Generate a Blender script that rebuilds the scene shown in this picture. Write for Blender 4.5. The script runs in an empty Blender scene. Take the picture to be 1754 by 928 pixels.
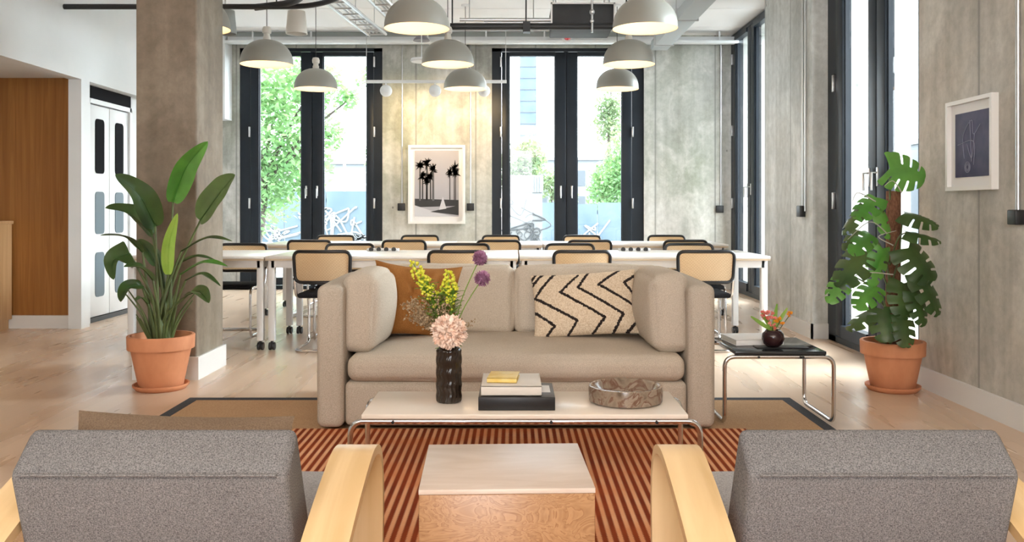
import bpy, bmesh, math, random
from mathutils import Vector, Matrix, Euler, noise as mnoise
random.seed(7)
PI = math.pi
SC = bpy.context.scene
COL = SC.collection

# ------------------------------------------------------------------ camera, world, light, exposure
CX, HY, F, H = 880.0, 355.0, 1500.0, 1.125
cam_d = bpy.data.cameras.new('camera'); cam = bpy.data.objects.new('camera', cam_d); COL.objects.link(cam)
cam.location = (0, 0, H); cam.rotation_euler = (PI/2, 0, 0)
cam_d.sensor_width = 36; cam_d.lens = F/1754*36
cam_d.shift_x = -(CX-877)/1754; cam_d.shift_y = -(464-HY)/1754
cam_d.clip_start = 0.05; cam_d.clip_end = 300
SC.camera = cam
SC.view_settings.view_transform = 'Standard'; SC.view_settings.look = 'None'
SC.view_settings.gamma = 1; SC.view_settings.use_curve_mapping = False
SC.view_settings.exposure = 0.42

world = bpy.data.worlds.new('sky'); SC.world = world; world.use_nodes = True
wn = world.node_tree.nodes; wl = world.node_tree.links; wn.clear()
wo = wn.new('ShaderNodeOutputWorld'); wb = wn.new('ShaderNodeBackground')
tc = wn.new('ShaderNodeTexCoord'); nz = wn.new('ShaderNodeTexNoise'); nz.inputs['Scale'].default_value = 2.2
nz.inputs['Detail'].default_value = 3
rp = wn.new('ShaderNodeValToRGB'); rp.color_ramp.elements[0].color = (0.80, 0.90, 1.0, 1); rp.color_ramp.elements[1].color = (1, 0.99, 0.99, 1)
rp.color_ramp.elements[0].position = .3; rp.color_ramp.elements[1].position = .6
wl.new(tc.outputs['Generated'], nz.inputs['Vector']); wl.new(nz.outputs['Fac'], rp.inputs['Fac'])
wl.new(rp.outputs['Color'], wb.inputs['Color']); wb.inputs['Strength'].default_value = 9.0
wl.new(wb.outputs[0], wo.inputs[0])

def area(name, loc, rot, sx, sy, power, color):
    d = bpy.data.lights.new(name, 'AREA'); d.shape = 'RECTANGLE'; d.size = sx; d.size_y = sy
    d.energy = power; d.color = color
    o = bpy.data.objects.new(name, d); COL.objects.link(o); o.location = loc; o.rotation_euler = rot
    return o
# warm fill light added behind the camera to brighten the lounge
area('lounge_fill', (-0.5, -1.2, 3.3), (R := math.radians(38), 0, 0), 6.0, 2.2, 215, (1.0, 0.85, 0.70))

# the bright side of the overcast sky, coming in through the right-hand windows
sd = bpy.data.lights.new('bright_sky_side', 'SUN'); sd.energy = 26.0; sd.angle = math.radians(55); sd.color = (.90, .96, 1.0)
so_ = bpy.data.objects.new('bright_sky_side', sd); COL.objects.link(so_); so_.location = (12, 10, 9)
so_.rotation_euler = Vector((1.0, .10, .26)).to_track_quat('Z', 'Y').to_euler()

# ------------------------------------------------------------------ materials
MATS = {}
def N(nt, t, **kw):
    n = nt.nodes.new(t)
    for k, v in kw.items():
        if k in n.inputs: n.inputs[k].default_value = v
        else: setattr(n, k, v)
    return n
def base_mat(name, color=(.5, .5, .5), rough=.5, metal=0, spec=None):
    m = bpy.data.materials.new(name); m.use_nodes = True
    b = m.node_tree.nodes['Principled BSDF']
    b.inputs['Base Color'].default_value = (*color, 1); b.inputs['Roughness'].default_value = rough
    b.inputs['Metallic'].default_value = metal
    if spec is not None: b.inputs['Specular IOR Level'].default_value = spec
    MATS[name] = m
    return m, m.node_tree, b
def coords(nt, scale=(1, 1, 1), rot=(0, 0, 0)):
    t = N(nt, 'ShaderNodeTexCoord'); mp = N(nt, 'ShaderNodeMapping')
    mp.inputs['Scale'].default_value = scale; mp.inputs['Rotation'].default_value = rot
    nt.links.new(t.outputs['Object'], mp.inputs['Vector']); return mp.outputs['Vector']
def ramp(nt, fac, stops):
    r = N(nt, 'ShaderNodeValToRGB'); e = r.color_ramp.elements
    while len(e) < len(stops): e.new(.5)
    for k, (p, c) in enumerate(stops):
        e[k].position = p; e[k].color = (*c, 1) if len(c) == 3 else c
    nt.links.new(fac, r.inputs['Fac']); return r.outputs['Color']
def mixc(nt, a, b, fac, mode='MIX'):
    m = N(nt, 'ShaderNodeMix'); m.data_type = 'RGBA'; m.blend_type = mode
    for sock, v in ((m.inputs[0], fac), (m.inputs[6], a), (m.inputs[7], b)):
        if isinstance(v, (int, float)): sock.default_value = v
        elif isinstance(v, tuple): sock.default_value = (*v, 1)
        else: nt.links.new(v, sock)
    return m.outputs[2]
def bump(nt, b, h, strength=.3, dist=.01):
    bp = N(nt, 'ShaderNodeBump'); bp.inputs['Strength'].default_value = strength; bp.inputs['Distance'].default_value = dist
    nt.links.new(h, bp.inputs['Height']); nt.links.new(bp.outputs['Normal'], b.inputs['Normal'])
def noisy(name, c1, c2, scale=(8, 8, 8), rough=.6, metal=0, det=4, bstr=.2, bdist=.004, spec=None, lo=.35, hi=.65):
    m, nt, b = base_mat(name, c1, rough, metal, spec)
    n = N(nt, 'ShaderNodeTexNoise', Scale=1.0, Detail=det); nt.links.new(coords(nt, scale), n.inputs['Vector'])
    nt.links.new(ramp(nt, n.outputs['Fac'], [(lo, c1), (hi, c2)]), b.inputs['Base Color'])
    if bstr: bump(nt, b, n.outputs['Fac'], bstr, bdist)
    return m
def plain(name, c, rough=.5, metal=0, spec=None):
    return base_mat(name, c, rough, metal, spec)[0]

def concrete(name, dark, light, tint, seams=True, tscale=.8):
    m, nt, b = base_mat(name, light, .62)
    v = coords(nt)
    n1 = N(nt, 'ShaderNodeTexNoise', Scale=1.1, Detail=6, Roughness=.6); nt.links.new(coords(nt, (1, 1, .55)), n1.inputs['Vector'])
    n2 = N(nt, 'ShaderNodeTexNoise', Scale=14, Detail=6, Roughness=.7); nt.links.new(v, n2.inputs['Vector'])
    n3 = N(nt, 'ShaderNodeTexNoise', Scale=tscale, Detail=3); nt.links.new(coords(nt, (1, 1, .6), (0, 0, .5)), n3.inputs['Vector'])
    n4 = N(nt, 'ShaderNodeTexNoise', Scale=1, Detail=3); nt.links.new(coords(nt, (9, 9, .5)), n4.inputs['Vector'])
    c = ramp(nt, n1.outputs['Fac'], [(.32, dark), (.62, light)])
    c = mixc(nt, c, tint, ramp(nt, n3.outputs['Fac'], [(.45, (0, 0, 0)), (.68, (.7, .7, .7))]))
    n5 = N(nt, 'ShaderNodeTexNoise', Scale=2.6, Detail=9, Roughness=.62, Distortion=.5); nt.links.new(coords(nt, (1, 1, .7), (0, 0, 1)), n5.inputs['Vector'])
    c = mixc(nt, c, tuple(min(1, x*1.28) for x in light), ramp(nt, n5.outputs['Fac'], [(.46, (0, 0, 0)), (.64, (.5, .5, .5))]))
    c = mixc(nt, c, ramp(nt, n2.outputs['Fac'], [(.3, (.62, .62, .6)), (.6, (1, 1, 1))]), .55, 'MULTIPLY')
    c = mixc(nt, c, ramp(nt, n4.outputs['Fac'], [(.35, (.72, .71, .68)), (.6, (1, 1, 1))]), .6, 'MULTIPLY')
    # shutter board joints (thin vertical lines) and air holes
    vo = N(nt, 'ShaderNodeTexVoronoi', Scale=2.3); nt.links.new(coords(nt, (1, 1, .8)), vo.inputs['Vector'])
    c = mixc(nt, c, tuple(x*.35 for x in dark), ramp(nt, vo.outputs['Distance'], [(.030, (.8, .8, .8)), (.045, (0, 0, 0))]))
    if seams:
        sx = N(nt, 'ShaderNodeSeparateXYZ'); nt.links.new(v, sx.inputs[0])
        ad = N(nt, 'ShaderNodeMath', operation='ADD'); nt.links.new(sx.outputs[0], ad.inputs[0]); nt.links.new(sx.outputs[1], ad.inputs[1])
        mo = N(nt, 'ShaderNodeMath', operation='PINGPONG'); nt.links.new(ad.outputs[0], mo.inputs[0]); mo.inputs[1].default_value = .41
        c = mixc(nt, c, tuple(x*.55 for x in dark), ramp(nt, mo.outputs[0], [(.006, (.7, .7, .7)), (.014, (0, 0, 0))]))
    nt.links.new(c, b.inputs['Base Color']); bump(nt, b, n2.outputs['Fac'], .25, .006)
    return m
M_wall = concrete('concrete_pale', (.34, .345, .32), (.64, .645, .62), (.32, .36, .27))
M_wallR = concrete('concrete_side', (.38, .37, .34), (.62, .59, .53), (.44, .35, .24))
M_wallF = concrete('concrete_pier', (.42, .43, .41), (.68, .69, .67), (.48, .49, .46))
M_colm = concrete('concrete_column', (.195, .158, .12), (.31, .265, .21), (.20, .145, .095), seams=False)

def wood(name, c1, c2, scale, rough=.45, ring=(0, 0, 0), dist=2.0, bstr=.05):
    m, nt, b = base_mat(name, c1, rough)
    n = N(nt, 'ShaderNodeTexNoise', Scale=1, Detail=5, Distortion=dist); nt.links.new(coords(nt, scale, ring), n.inputs['Vector'])
    nt.links.new(ramp(nt, n.outputs['Fac'], [(.3, c1), (.7, c2)]), b.inputs['Base Color'])
    bump(nt, b, n.outputs['Fac'], bstr, .002); return m
M_panel = wood('oak_veneer_panel', (.23, .088, .017), (.34, .145, .034), (14, 14, .6), .42)
M_cab = wood('oak_cabinet_front', (.50, .30, .14), (.62, .40, .21), (14, 14, .7), .4)
M_birch = wood('bent_birch', (.62, .42, .20), (.76, .56, .31), (20, 2, 2), .38, dist=.6)
M_floor_m, nt, b = base_mat('oak_floor', (.6, .45, .3), .30)
bk = N(nt, 'ShaderNodeTexBrick'); bk.offset = .37; bk.inputs['Scale'].default_value = 1
bk.inputs['Brick Width'].default_value = 2.1; bk.inputs['Row Height'].default_value = .15; bk.inputs['Mortar Size'].default_value = .0015
bk.inputs['Color1'].default_value = (.66, .50, .37, 1); bk.inputs['Color2'].default_value = (.60, .445, .325, 1); bk.inputs['Mortar'].default_value = (.54, .40, .29, 1)
bk.inputs['Bias'].default_value = 0
nt.links.new(coords(nt, (1, 1, 1), (0, 0, PI/2)), bk.inputs['Vector'])
gn = N(nt, 'ShaderNodeTexNoise', Scale=1, Detail=3, Distortion=.3); nt.links.new(coords(nt, (7, .7, 1)), gn.inputs['Vector'])
c = mixc(nt, bk.outputs['Color'], ramp(nt, gn.outputs['Fac'], [(.3, (.92, .90, .88)), (.65, (1, 1, 1))]), .7, 'MULTIPLY')
kn = N(nt, 'ShaderNodeTexVoronoi', Scale=.9); nt.links.new(coords(nt, (1.3, 1, 1)), kn.inputs['Vector'])
c = mixc(nt, c, (.36, .23, .14), ramp(nt, kn.outputs['Distance'], [(.010, (.6, .6, .6)), (.022, (0, 0, 0))]))
nt.links.new(c, b.inputs['Base Color'])
nt.links.new(ramp(nt, gn.outputs['Fac'], [(.3, (.24, .24, .24)), (.7, (.36, .36, .36))]), b.inputs['Roughness'])

def burl():
    m, nt, b = base_mat('burl_plywood', (.4, .2, .1), .28)
    n = N(nt, 'ShaderNodeTexNoise', Scale=1, Detail=3, Distortion=2.6); nt.links.new(coords(nt, (9, 9, 16)), n.inputs['Vector'])
    mt = N(nt, 'ShaderNodeMath', operation='MULTIPLY'); nt.links.new(n.outputs['Fac'], mt.inputs[0]); mt.inputs[1].default_value = 7
    fr = N(nt, 'ShaderNodeMath', operation='FRACT'); nt.links.new(mt.outputs[0], fr.inputs[0])
    c1 = ramp(nt, fr.outputs[0], [(0, (.33, .175, .08)), (.75, (.43, .245, .12)), (.92, (.27, .13, .055)), (1, (.34, .18, .08))])
    nt.links.new(c1, b.inputs['Base Color']); return m
M_burl = burl()
M_burltop = wood('block_top_sheen', (.54, .44, .36), (.64, .55, .48), (3, 14, 8), .42, dist=1.5)  # paler than the body, with reflected light put into the colour

def fabric(name, c1, c2, sc=260, rough=.95, bstr=.5, spread=.12):
    m, nt, b = base_mat(name, c1, rough, 0, .15)
    n = N(nt, 'ShaderNodeTexNoise', Scale=sc, Detail=3); nt.links.new(coords(nt), n.inputs['Vector'])
    n2 = N(nt, 'ShaderNodeTexNoise', Scale=5, Detail=3); nt.links.new(coords(nt), n2.inputs['Vector'])
    c = ramp(nt, n.outputs['Fac'], [(.5-spread, c1), (.5+spread, c2)])
    c = mixc(nt, c, (.93, .93, .93), ramp(nt, n2.outputs['Fac'], [(.4, (0, 0, 0)), (.6, (.5, .5, .5))]), 'MULTIPLY')
    nt.links.new(c, b.inputs['Base Color']); bump(nt, b, n.outputs['Fac'], bstr, .003); return m
M_sofa = fabric('linen_beige', (.43, .375, .305), (.55, .485, .405))
M_sofa2 = fabric('linen_cushion', (.48, .415, .335), (.60, .525, .435))
M_wool = fabric('wool_grey', (.070, .070, .073), (.275, .268, .268), 380, spread=.22, bstr=.6)
M_seatw = fabric('wool_light', (.33, .33, .34), (.48, .48, .49), 240)
M_rust = fabric('rust_linen', (.26, .105, .028), (.33, .145, .042))
M_taupe = fabric('taupe_velvet', (.15, .105, .072), (.20, .145, .10), 300)
M_cream = fabric('cream_wool', (.60, .47, .33), (.76, .64, .49), 140, bstr=.8)
M_blackw = fabric('black_wool', (.018, .012, .012), (.035, .028, .026), 140)
M_sisal = fabric('sisal_weave', (.43, .265, .145), (.54, .355, .21), 170)
M_border = fabric('charcoal_binding', (.05, .055, .065), (.08, .085, .095), 200)

def stripe_rug():
    m, nt, b = base_mat('striped_weave', (.5, .2, .1), .95, 0, .1)
    v = coords(nt); sx = N(nt, 'ShaderNodeSeparateXYZ'); nt.links.new(v, sx.inputs[0])
    def wave(o, period):
        a = N(nt, 'ShaderNodeMath', operation='MULTIPLY'); nt.links.new(o, a.inputs[0]); a.inputs[1].default_value = 2*PI/period
        s = N(nt, 'ShaderNodeMath', operation='SINE'); nt.links.new(a.outputs[0], s.inputs[0]); return s.outputs[0]
    w1 = wave(sx.outputs[0], .0355); w2 = wave(sx.outputs[1], .014)
    a = N(nt, 'ShaderNodeMath', operation='MULTIPLY_ADD'); nt.links.new(w2, a.inputs[0]); a.inputs[1].default_value = .28; nt.links.new(w1, a.inputs[2])
    r1 = N(nt, 'ShaderNodeMapRange'); nt.links.new(a.outputs[0], r1.inputs[0]); r1.inputs[1].default_value = -.25; r1.inputs[2].default_value = .45
    n = N(nt, 'ShaderNodeTexNoise', Scale=3.0, Detail=4); nt.links.new(coords(nt, (1, 1.6, 1)), n.inputs['Vector'])
    pale = ramp(nt, n.outputs['Fac'], [(.35, (.74, .32, .15)), (.65, (.78, .44, .25))])
    rust = ramp(nt, n.outputs['Fac'], [(.35, (.30, .058, .018)), (.65, (.20, .038, .016))])
    nt.links.new(mixc(nt, rust, pale, r1.outputs[0]), b.inputs['Base Color'])
    bump(nt, b, r1.outputs[0], .4, .004); return m
M_stripe = stripe_rug()

M_white = noisy('white_paint', (.72, .75, .76), (.76, .785, .795), (2, 2, 2), .6, bstr=.03)
M_base = plain('white_skirting', (.70, .69, .67), .5)
M_ceil = noisy('ceiling_paint', (.80, .81, .815), (.86, .865, .87), (1.4, .5, 1), .8, bstr=.05)
M_doorw = plain('door_white', (.74, .76, .77), .4)
M_black = plain('black_metal', (.012, .013, .015), .42)
M_frame = noisy('window_frame_anthracite', (.008, .013, .020), (.012, .018, .027), (3, 3, 3), .42, bstr=0, spec=.3)
M_chrome = plain('chrome', (.72, .73, .75), .13, 1)
M_steel = plain('brushed_steel', (.60, .61, .62), .32, 1)
M_blackp = plain('black_lacquer', (.010, .010, .012), .3)
M_blackf = fabric('black_fabric', (.010, .010, .013), (.022, .022, .025), 220)
M_tabtop = noisy('white_laminate', (.76, .74, .71), (.80, .785, .76), (3, 3, 3), .30, bstr=0)
M_tabedge = plain('ply_edge', (.60, .48, .34), .5)
M_tableg = plain('white_powdercoat', (.74, .74, .74), .4)
M_cane_m, nt, b = base_mat('woven_cane', (.66, .49, .30), .6)
ck = N(nt, 'ShaderNodeTexChecker', Scale=90); nt.links.new(coords(nt), ck.inputs['Vector'])
nt.links.new(mixc(nt, (.82, .66, .46), (.68, .50, .30), ck.outputs['Fac']), b.inputs['Base Color'])
tr = N(nt, 'ShaderNodeBsdfTranslucent'); tr.inputs['Color'].default_value = (.86, .70, .48, 1)
mx = N(nt, 'ShaderNodeMixShader'); mx.inputs[0].default_value = .42
out = nt.nodes['Material Output']; nt.links.new(b.outputs[0], mx.inputs[1]); nt.links.new(tr.outputs[0], mx.inputs[2]); nt.links.new(mx.outputs[0], out.inputs[0])
M_cane = M_cane_m
M_terra = noisy('terracotta', (.50, .19, .085), (.60, .25, .12), (9, 9, 5), .75, bstr=.15)
M_soil = noisy('potting_soil', (.035, .018, .010), (.11, .055, .03), (60, 60, 60), .95, bstr=.9, bdist=.01)
def leafm(name, c1, c2, rough=.38, tl=.25, sc=7):
    m, nt, b = base_mat(name, c1, rough)
    n = N(nt, 'ShaderNodeTexNoise', Scale=sc, Detail=3); nt.links.new(coords(nt), n.inputs['Vector'])
    col = ramp(nt, n.outputs['Fac'], [(.35, c1), (.65, c2)]); nt.links.new(col, b.inputs['Base Color'])
    t = N(nt, 'ShaderNodeBsdfTranslucent'); nt.links.new(mixc(nt, col, (1, 1, .4), .25), t.inputs['Color'])
    mx = N(nt, 'ShaderNodeMixShader'); mx.inputs[0].default_value = tl
    nt.links.new(b.outputs[0], mx.inputs[1]); nt.links.new(t.outputs[0], mx.inputs[2]); nt.links.new(mx.outputs[0], nt.nodes['Material Output'].inputs[0])
    return m
M_leaf = leafm('leaf_dark', (.014, .048, .012), (.032, .092, .020))
M_leaf2 = leafm('leaf_mid', (.035, .19, .022), (.075, .30, .035))
M_leafy = leafm('leaf_young', (.26, .46, .06), (.38, .58, .10))
M_stem = noisy('leaf_stem', (.06, .085, .03), (.12, .16, .055), (20, 20, 6), .5, bstr=0)
M_moss = noisy('coir_pole', (.13, .055, .03), (.24, .11, .06), (90, 90, 40), .95, bstr=.9, bdist=.01)
M_tree1 = leafm('tree_leaf', (.10, .26, .10), (.22, .42, .19), .6, .35, 2)
M_tree2 = leafm('tree_leaf_grey', (0.096, 0.169, 0.088), (0.161, 0.242, 0.138), .6, .3, 2)
M_bark = noisy('bark', (.06, .045, .04), (.10, .08, .07), (12, 12, 3), .9)
M_pend = plain('pendant_putty_enamel', (.31, .305, .27), .4)
M_pendin = plain('pendant_inner_enamel', (.82, .76, .64), .6)
M_porc = plain('white_ceramic', (.66, .63, .57), .35)
M_fpaper = plain('white_mount', (.80, .79, .78), .7)
M_fwhite = plain('white_picture_frame', (.80, .79, .76), .45)
M_flight = wood('light_picture_frame', (.62, .48, .36), (.70, .56, .43), (10, 10, 3), .5)
M_vase = plain('smoked_glass_dark', (.026, .018, .013), .12)
M_smoke = plain('smoked_table_top', (.022, .026, .03), .12)
M_pinkp = noisy('peony_petal', (.92, .66, .52), (.97, .82, .72), (30, 30, 30), .7, bstr=0)
M_purple = noisy('allium_floret', (.30, .11, .22), (.50, .27, .42), (60, 60, 60), .7, bstr=0)
M_yel = noisy('goldenrod_floret', (.62, .62, .02), (.78, .78, .10), (60, 60, 60), .7, bstr=0)
M_dry = noisy('dried_seed_head', (.26, .17, .09), (.46, .35, .22), (60, 60, 60), .9, bstr=0)
M_green = leafm('stem_leaf', (.14, .32, .04), (.26, .46, .07))
M_redp = noisy('coral_petal', (.72, .13, .11), (.86, .36, .30), (60, 60, 60), .6, bstr=0)
M_oran = noisy('orange_petal', (.85, .26, .015), (.92, .46, .03), (60, 60, 60), .6, bstr=0)
M_bookw = plain('book_cream', (.70, .66, .60), .55)
M_bookb = plain('book_black', (.012, .011, .012), .4)
M_booky = noisy('book_yellow', (.74, .52, .12), (.80, .62, .24), (20, 20, 20), .5, bstr=0)
M_pages = noisy('paper_edges', (.66, .62, .55), (.78, .75, .70), (3, 3, 300), .8, bstr=.1)
M_red = plain('alarm_red', (.55, .02, .03), .4)
def marble():
    m, nt, b = base_mat('brown_marble', (.3, .2, .15), .2)
    n = N(nt, 'ShaderNodeTexNoise', Scale=1, Detail=5, Distortion=2.2); nt.links.new(coords(nt, (9, 5, 5), (0, 0, .5)), n.inputs['Vector'])
    c = ramp(nt, n.outputs['Fac'], [(.3, (.12, .085, .058)), (.46, (.27, .205, .15)), (.51, (.15, .075, .048)), (.55, (.32, .25, .19)), (.7, (.20, .15, .11))])
    nt.links.new(c, b.inputs['Base Color']); return m
M_marble = marble()
def glassm():
    m = bpy.data.materials.new('window_glass'); m.use_nodes = True; nt = m.node_tree; nt.nodes.clear()
    o = N(nt, 'ShaderNodeOutputMaterial'); t = N(nt, 'ShaderNodeBsdfTransparent'); t.inputs[0].default_value = (.94, .975, .98, 1)
    g = N(nt, 'ShaderNodeBsdfGlossy', Roughness=.02); fz = N(nt, 'ShaderNodeLayerWeight', Blend=.5); mx = N(nt, 'ShaderNodeMixShader')
    pw = N(nt, 'ShaderNodeMath', operation='POWER'); nt.links.new(fz.outputs['Facing'], pw.inputs[0]); pw.inputs[1].default_value = 5
    ma = N(nt, 'ShaderNodeMath', operation='MULTIPLY_ADD'); nt.links.new(pw.outputs[0], ma.inputs[0]); ma.inputs[1].default_value = .6; ma.inputs[2].default_value = .03
    nt.links.new(ma.outputs[0], mx.inputs[0]); nt.links.new(t.outputs[0], mx.inputs[1]); nt.links.new(g.outputs[0], mx.inputs[2]); nt.links.new(mx.outputs[0], o.inputs[0])
    return m
M_glass = glassm()
def emis(name, c, s):
    m = bpy.data.materials.new(name); m.use_nodes = True; nt = m.node_tree; nt.nodes.clear()
    o = N(nt, 'ShaderNodeOutputMaterial'); e = N(nt, 'ShaderNodeEmission', Strength=s); e.inputs[0].default_value = (*c, 1)
    nt.links.new(e.outputs[0], o.inputs[0]); return m
M_bulb = emis('lamp_bulb_glow', (1, .80, .52), 8)

# ------------------------------------------------------------------ geometry helpers
def P(px, py, D): return Vector(((px-CX)/F*D, D, H-(py-HY)/F*D))
def X_(px, D): return (px-CX)/F*D
def wloc(o):
    v = Vector((0, 0, 0))
    while o is not None: v += o.location; o = o.parent
    return v
def catmull(pts, n=8, closed=False):
    pts = [Vector(p) for p in pts]; out = []; m = len(pts)
    rng = range(m if closed else m-1)
    for i in rng:
        if closed: p0, p1, p2, p3 = pts[i-1], pts[i], pts[(i+1) % m], pts[(i+2) % m]
        else: p0, p1, p2, p3 = pts[max(i-1, 0)], pts[i], pts[i+1], pts[min(i+2, m-1)]
        for k in range(n):
            t = k/n
            out.append(.5*((2*p1)+(-p0+p2)*t+(2*p0-5*p1+4*p2-p3)*t*t+(-p0+3*p1-3*p2+p3)*t**3))
    if not closed: out.append(pts[-1])
    return out
def fillet(pts, r, n=6):
    pts = [Vector(p) for p in pts]; out = [pts[0]]
    for i in range(1, len(pts)-1):
        a, b, c = pts[i-1], pts[i], pts[i+1]
        u = (a-b); w = (c-b); rr = min(r, u.length*.49, w.length*.49); u.normalize(); w.normalize()
        p, q = b+u*rr, b+w*rr
        for k in range(n+1):
            t = k/n; out.append(p*(1-t)**2+b*2*t*(1-t)+q*t*t)
    out.append(pts[-1]); return out

class B:
    def __init__(s): s.v = []; s.f = []; s.m = []; s.sm = []
    def add(s, vs, fs, mi=0, smooth=False):
        k = len(s.v); s.v += [Vector(v) for v in vs]
        for f in fs: s.f.append([i+k for i in f]); s.m.append(mi); s.sm.append(smooth)
        return s
    def addbm(s, bm, mi=0, smooth=False):
        bm.verts.index_update(); s.add([v.co.copy() for v in bm.verts], [[v.index for v in f.verts] for f in bm.faces], mi, smooth); bm.free(); return s
    def box(s, x0, x1, y0, y1, z0, z1, mi=0, bev=0, seg=2):
        vs = [(x, y, z) for x in (x0, x1) for y in (y0, y1) for z in (z0, z1)]
        fs = [(0, 1, 3, 2), (4, 6, 7, 5), (0, 4, 5, 1), (2, 3, 7, 6), (0, 2, 6, 4), (1, 5, 7, 3)]
        if not bev: return s.add(vs, fs, mi)
        bm = bmesh.new(); bv = [bm.verts.new(v) for v in vs]
        for f in fs: bm.faces.new([bv[i] for i in f])
        bmesh.ops.bevel(bm, geom=bm.edges[:], offset=bev, segments=seg, profile=.5, affect='EDGES')
        return s.addbm(bm, mi, True)
    def tube(s, pts, r, n=10, closed=False, mi=0, cap=True):
        pts = [Vector(p) for p in pts]; m = len(pts); rs = r if isinstance(r, (list, tuple)) else [r]*m
        if len(rs) != m: rs = [rs[0]+(rs[-1]-rs[0])*i/(m-1) for i in range(m)]
        vs = []; fs = []; prev = None
        for i, p in enumerate(pts):
            if closed: t = pts[(i+1) % m]-pts[i-1]
            else: t = pts[min(i+1, m-1)]-pts[max(i-1, 0)]
            if t.length < 1e-9: t = Vector((0, 0, 1))
            t.normalize()
            if prev is None:
                a = Vector((0, 0, 1)) if abs(t.z) < .9 else Vector((1, 0, 0)); u = t.cross(a).normalized()
            else:
                u = prev-t*prev.dot(t)
                if u.length < 1e-6: u = t.orthogonal()
                u.normalize()
            prev = u; w = t.cross(u)
            for k in range(n):
                a = 2*PI*k/n; vs.append(p+(u*math.cos(a)+w*math.sin(a))*rs[i])
        for i in range(m if closed else m-1):
            j = (i+1) % m
            for k in range(n):
                l = (k+1) % n; fs.append((i*n+k, i*n+l, j*n+l, j*n+k))
        if cap and not closed: fs.append(tuple(range(n))[::-1]); fs.append(tuple((m-1)*n+k for k in range(n)))
        return s.add(vs, fs, mi, True)
    def lathe(s, prof, c=(0, 0, 0), n=40, mi=0, axis='Z', smooth=True, close=False, cap=True):
        c = Vector(c); vs = []; fs = []; m = len(prof)
        for r, z in prof:
            for k in range(n):
                a = 2*PI*k/n; q = (r*math.cos(a), r*math.sin(a), z)
                if axis == 'Y': q = (q[0], q[2], q[1])
                if axis == 'X': q = (q[2], q[0], q[1])
                vs.append(c+Vector(q))
        for i in range(m if close else m-1):
            j = (i+1) % m
            for k in range(n):
                l = (k+1) % n; fs.append((i*n+k, i*n+l, j*n+l, j*n+k))
        if not close and cap:
            if prof[0][0] > 1e-5: fs.append(tuple(range(n))[::-1])
            if prof[-1][0] > 1e-5: fs.append(tuple((m-1)*n+k for k in range(n)))
        return s.add(vs, fs, mi, smooth)
    def prism(s, prof, x0, x1, bev=0, seg=3, mi=0, smooth=True):          # profile in (y, z), extruded along x
        bm = bmesh.new()
        a = [bm.verts.new((x0, y, z)) for y, z in prof]; b_ = [bm.verts.new((x1, y, z)) for y, z in prof]
        bm.faces.new(a); bm.faces.new(b_[::-1]); n = len(prof)
        for i in range(n): bm.faces.new((a[i], b_[i], b_[(i+1) % n], a[(i+1) % n]))
        bmesh.ops.recalc_face_normals(bm, faces=bm.faces[:])
        if bev: bmesh.ops.bevel(bm, geom=bm.edges[:], offset=bev, segments=seg, profile=.5, affect='EDGES')
        return s.addbm(bm, mi, smooth)
    def ico(s, c, r, sub=2, mi=0, sq=(1, 1, 1)):
        bm = bmesh.new(); bmesh.ops.create_icosphere(bm, subdivisions=sub, radius=1)
        for v in bm.verts: v.co = Vector(c)+Vector((v.co.x*r*sq[0], v.co.y*r*sq[1], v.co.z*r*sq[2]))
        return s.addbm(bm, mi, True)
    def cushion(s, x0, x1, y0, y1, z0, z1, r=.05, bulge=(.02, .02, .02), n=10, mi=0, lump=0.0, M=None):
        hx, hy, hz = (x1-x0)/2, (y1-y0)/2, (z1-z0)/2; c = Vector(((x0+x1)/2, (y0+y1)/2, (z0+z1)/2))
        hs = (hx, hy, hz)
        def axis(h):
            rr = min(r, h*.98); inner = h-rr; L = [-h, -h+rr*.12, -h+rr*.35, -h+rr*.65]
            L += [-inner+2*inner*k/n for k in range(n+1)]; L += [h-rr*.65, h-rr*.35, h-rr*.12, h]
            return L
        ax = [axis(h) for h in hs]
        bm = bmesh.new()
        for a in range(3):
            u, w = (a+1) % 3, (a+2) % 3
            for sg in (-1, 1):
                g = []
                for p in ax[u]:
                    row = []
                    for q in ax[w]:
                        co = [0, 0, 0]; co[a] = sg*hs[a]; co[u] = p; co[w] = q; row.append(bm.verts.new(co))
                    g.append(row)
                for i in range(len(g)-1):
                    for j in range(len(g[0])-1):
                        f = (g[i][j], g[i+1][j], g[i+1][j+1], g[i][j+1]); bm.faces.new(f if sg > 0 else f[::-1])
        bmesh.ops.remove_doubles(bm, verts=bm.verts[:], dist=1e-5)
        for v in bm.verts:
            p = v.co.copy(); inn = Vector([max(-(h-min(r, h*.98)), min(h-min(r, h*.98), p[k])) for k, h in enumerate(hs)])
            d = p-inn
            if d.length > 1e-6: d = d.normalized()*min(r, min(hs)*.98)
            q = inn+d
            t = [max(0, 1-(p[k]/hs[k])**2) for k in range(3)]
            for k in range(3):
                u, w = (k+1) % 3, (k+2) % 3
                q[k] += bulge[k]*(p[k]/hs[k])*(t[u]*t[w])**.9*1.15
            if lump:
                q += (p.normalized())*lump*mnoise.noise((p+c)*5)
            v.co = q
        for v in bm.verts: v.co = (M @ v.co if M else v.co)+c
        return s.addbm(bm, mi, True)
    def xform(s, M): s.v = [M @ v for v in s.v]; return s
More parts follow.
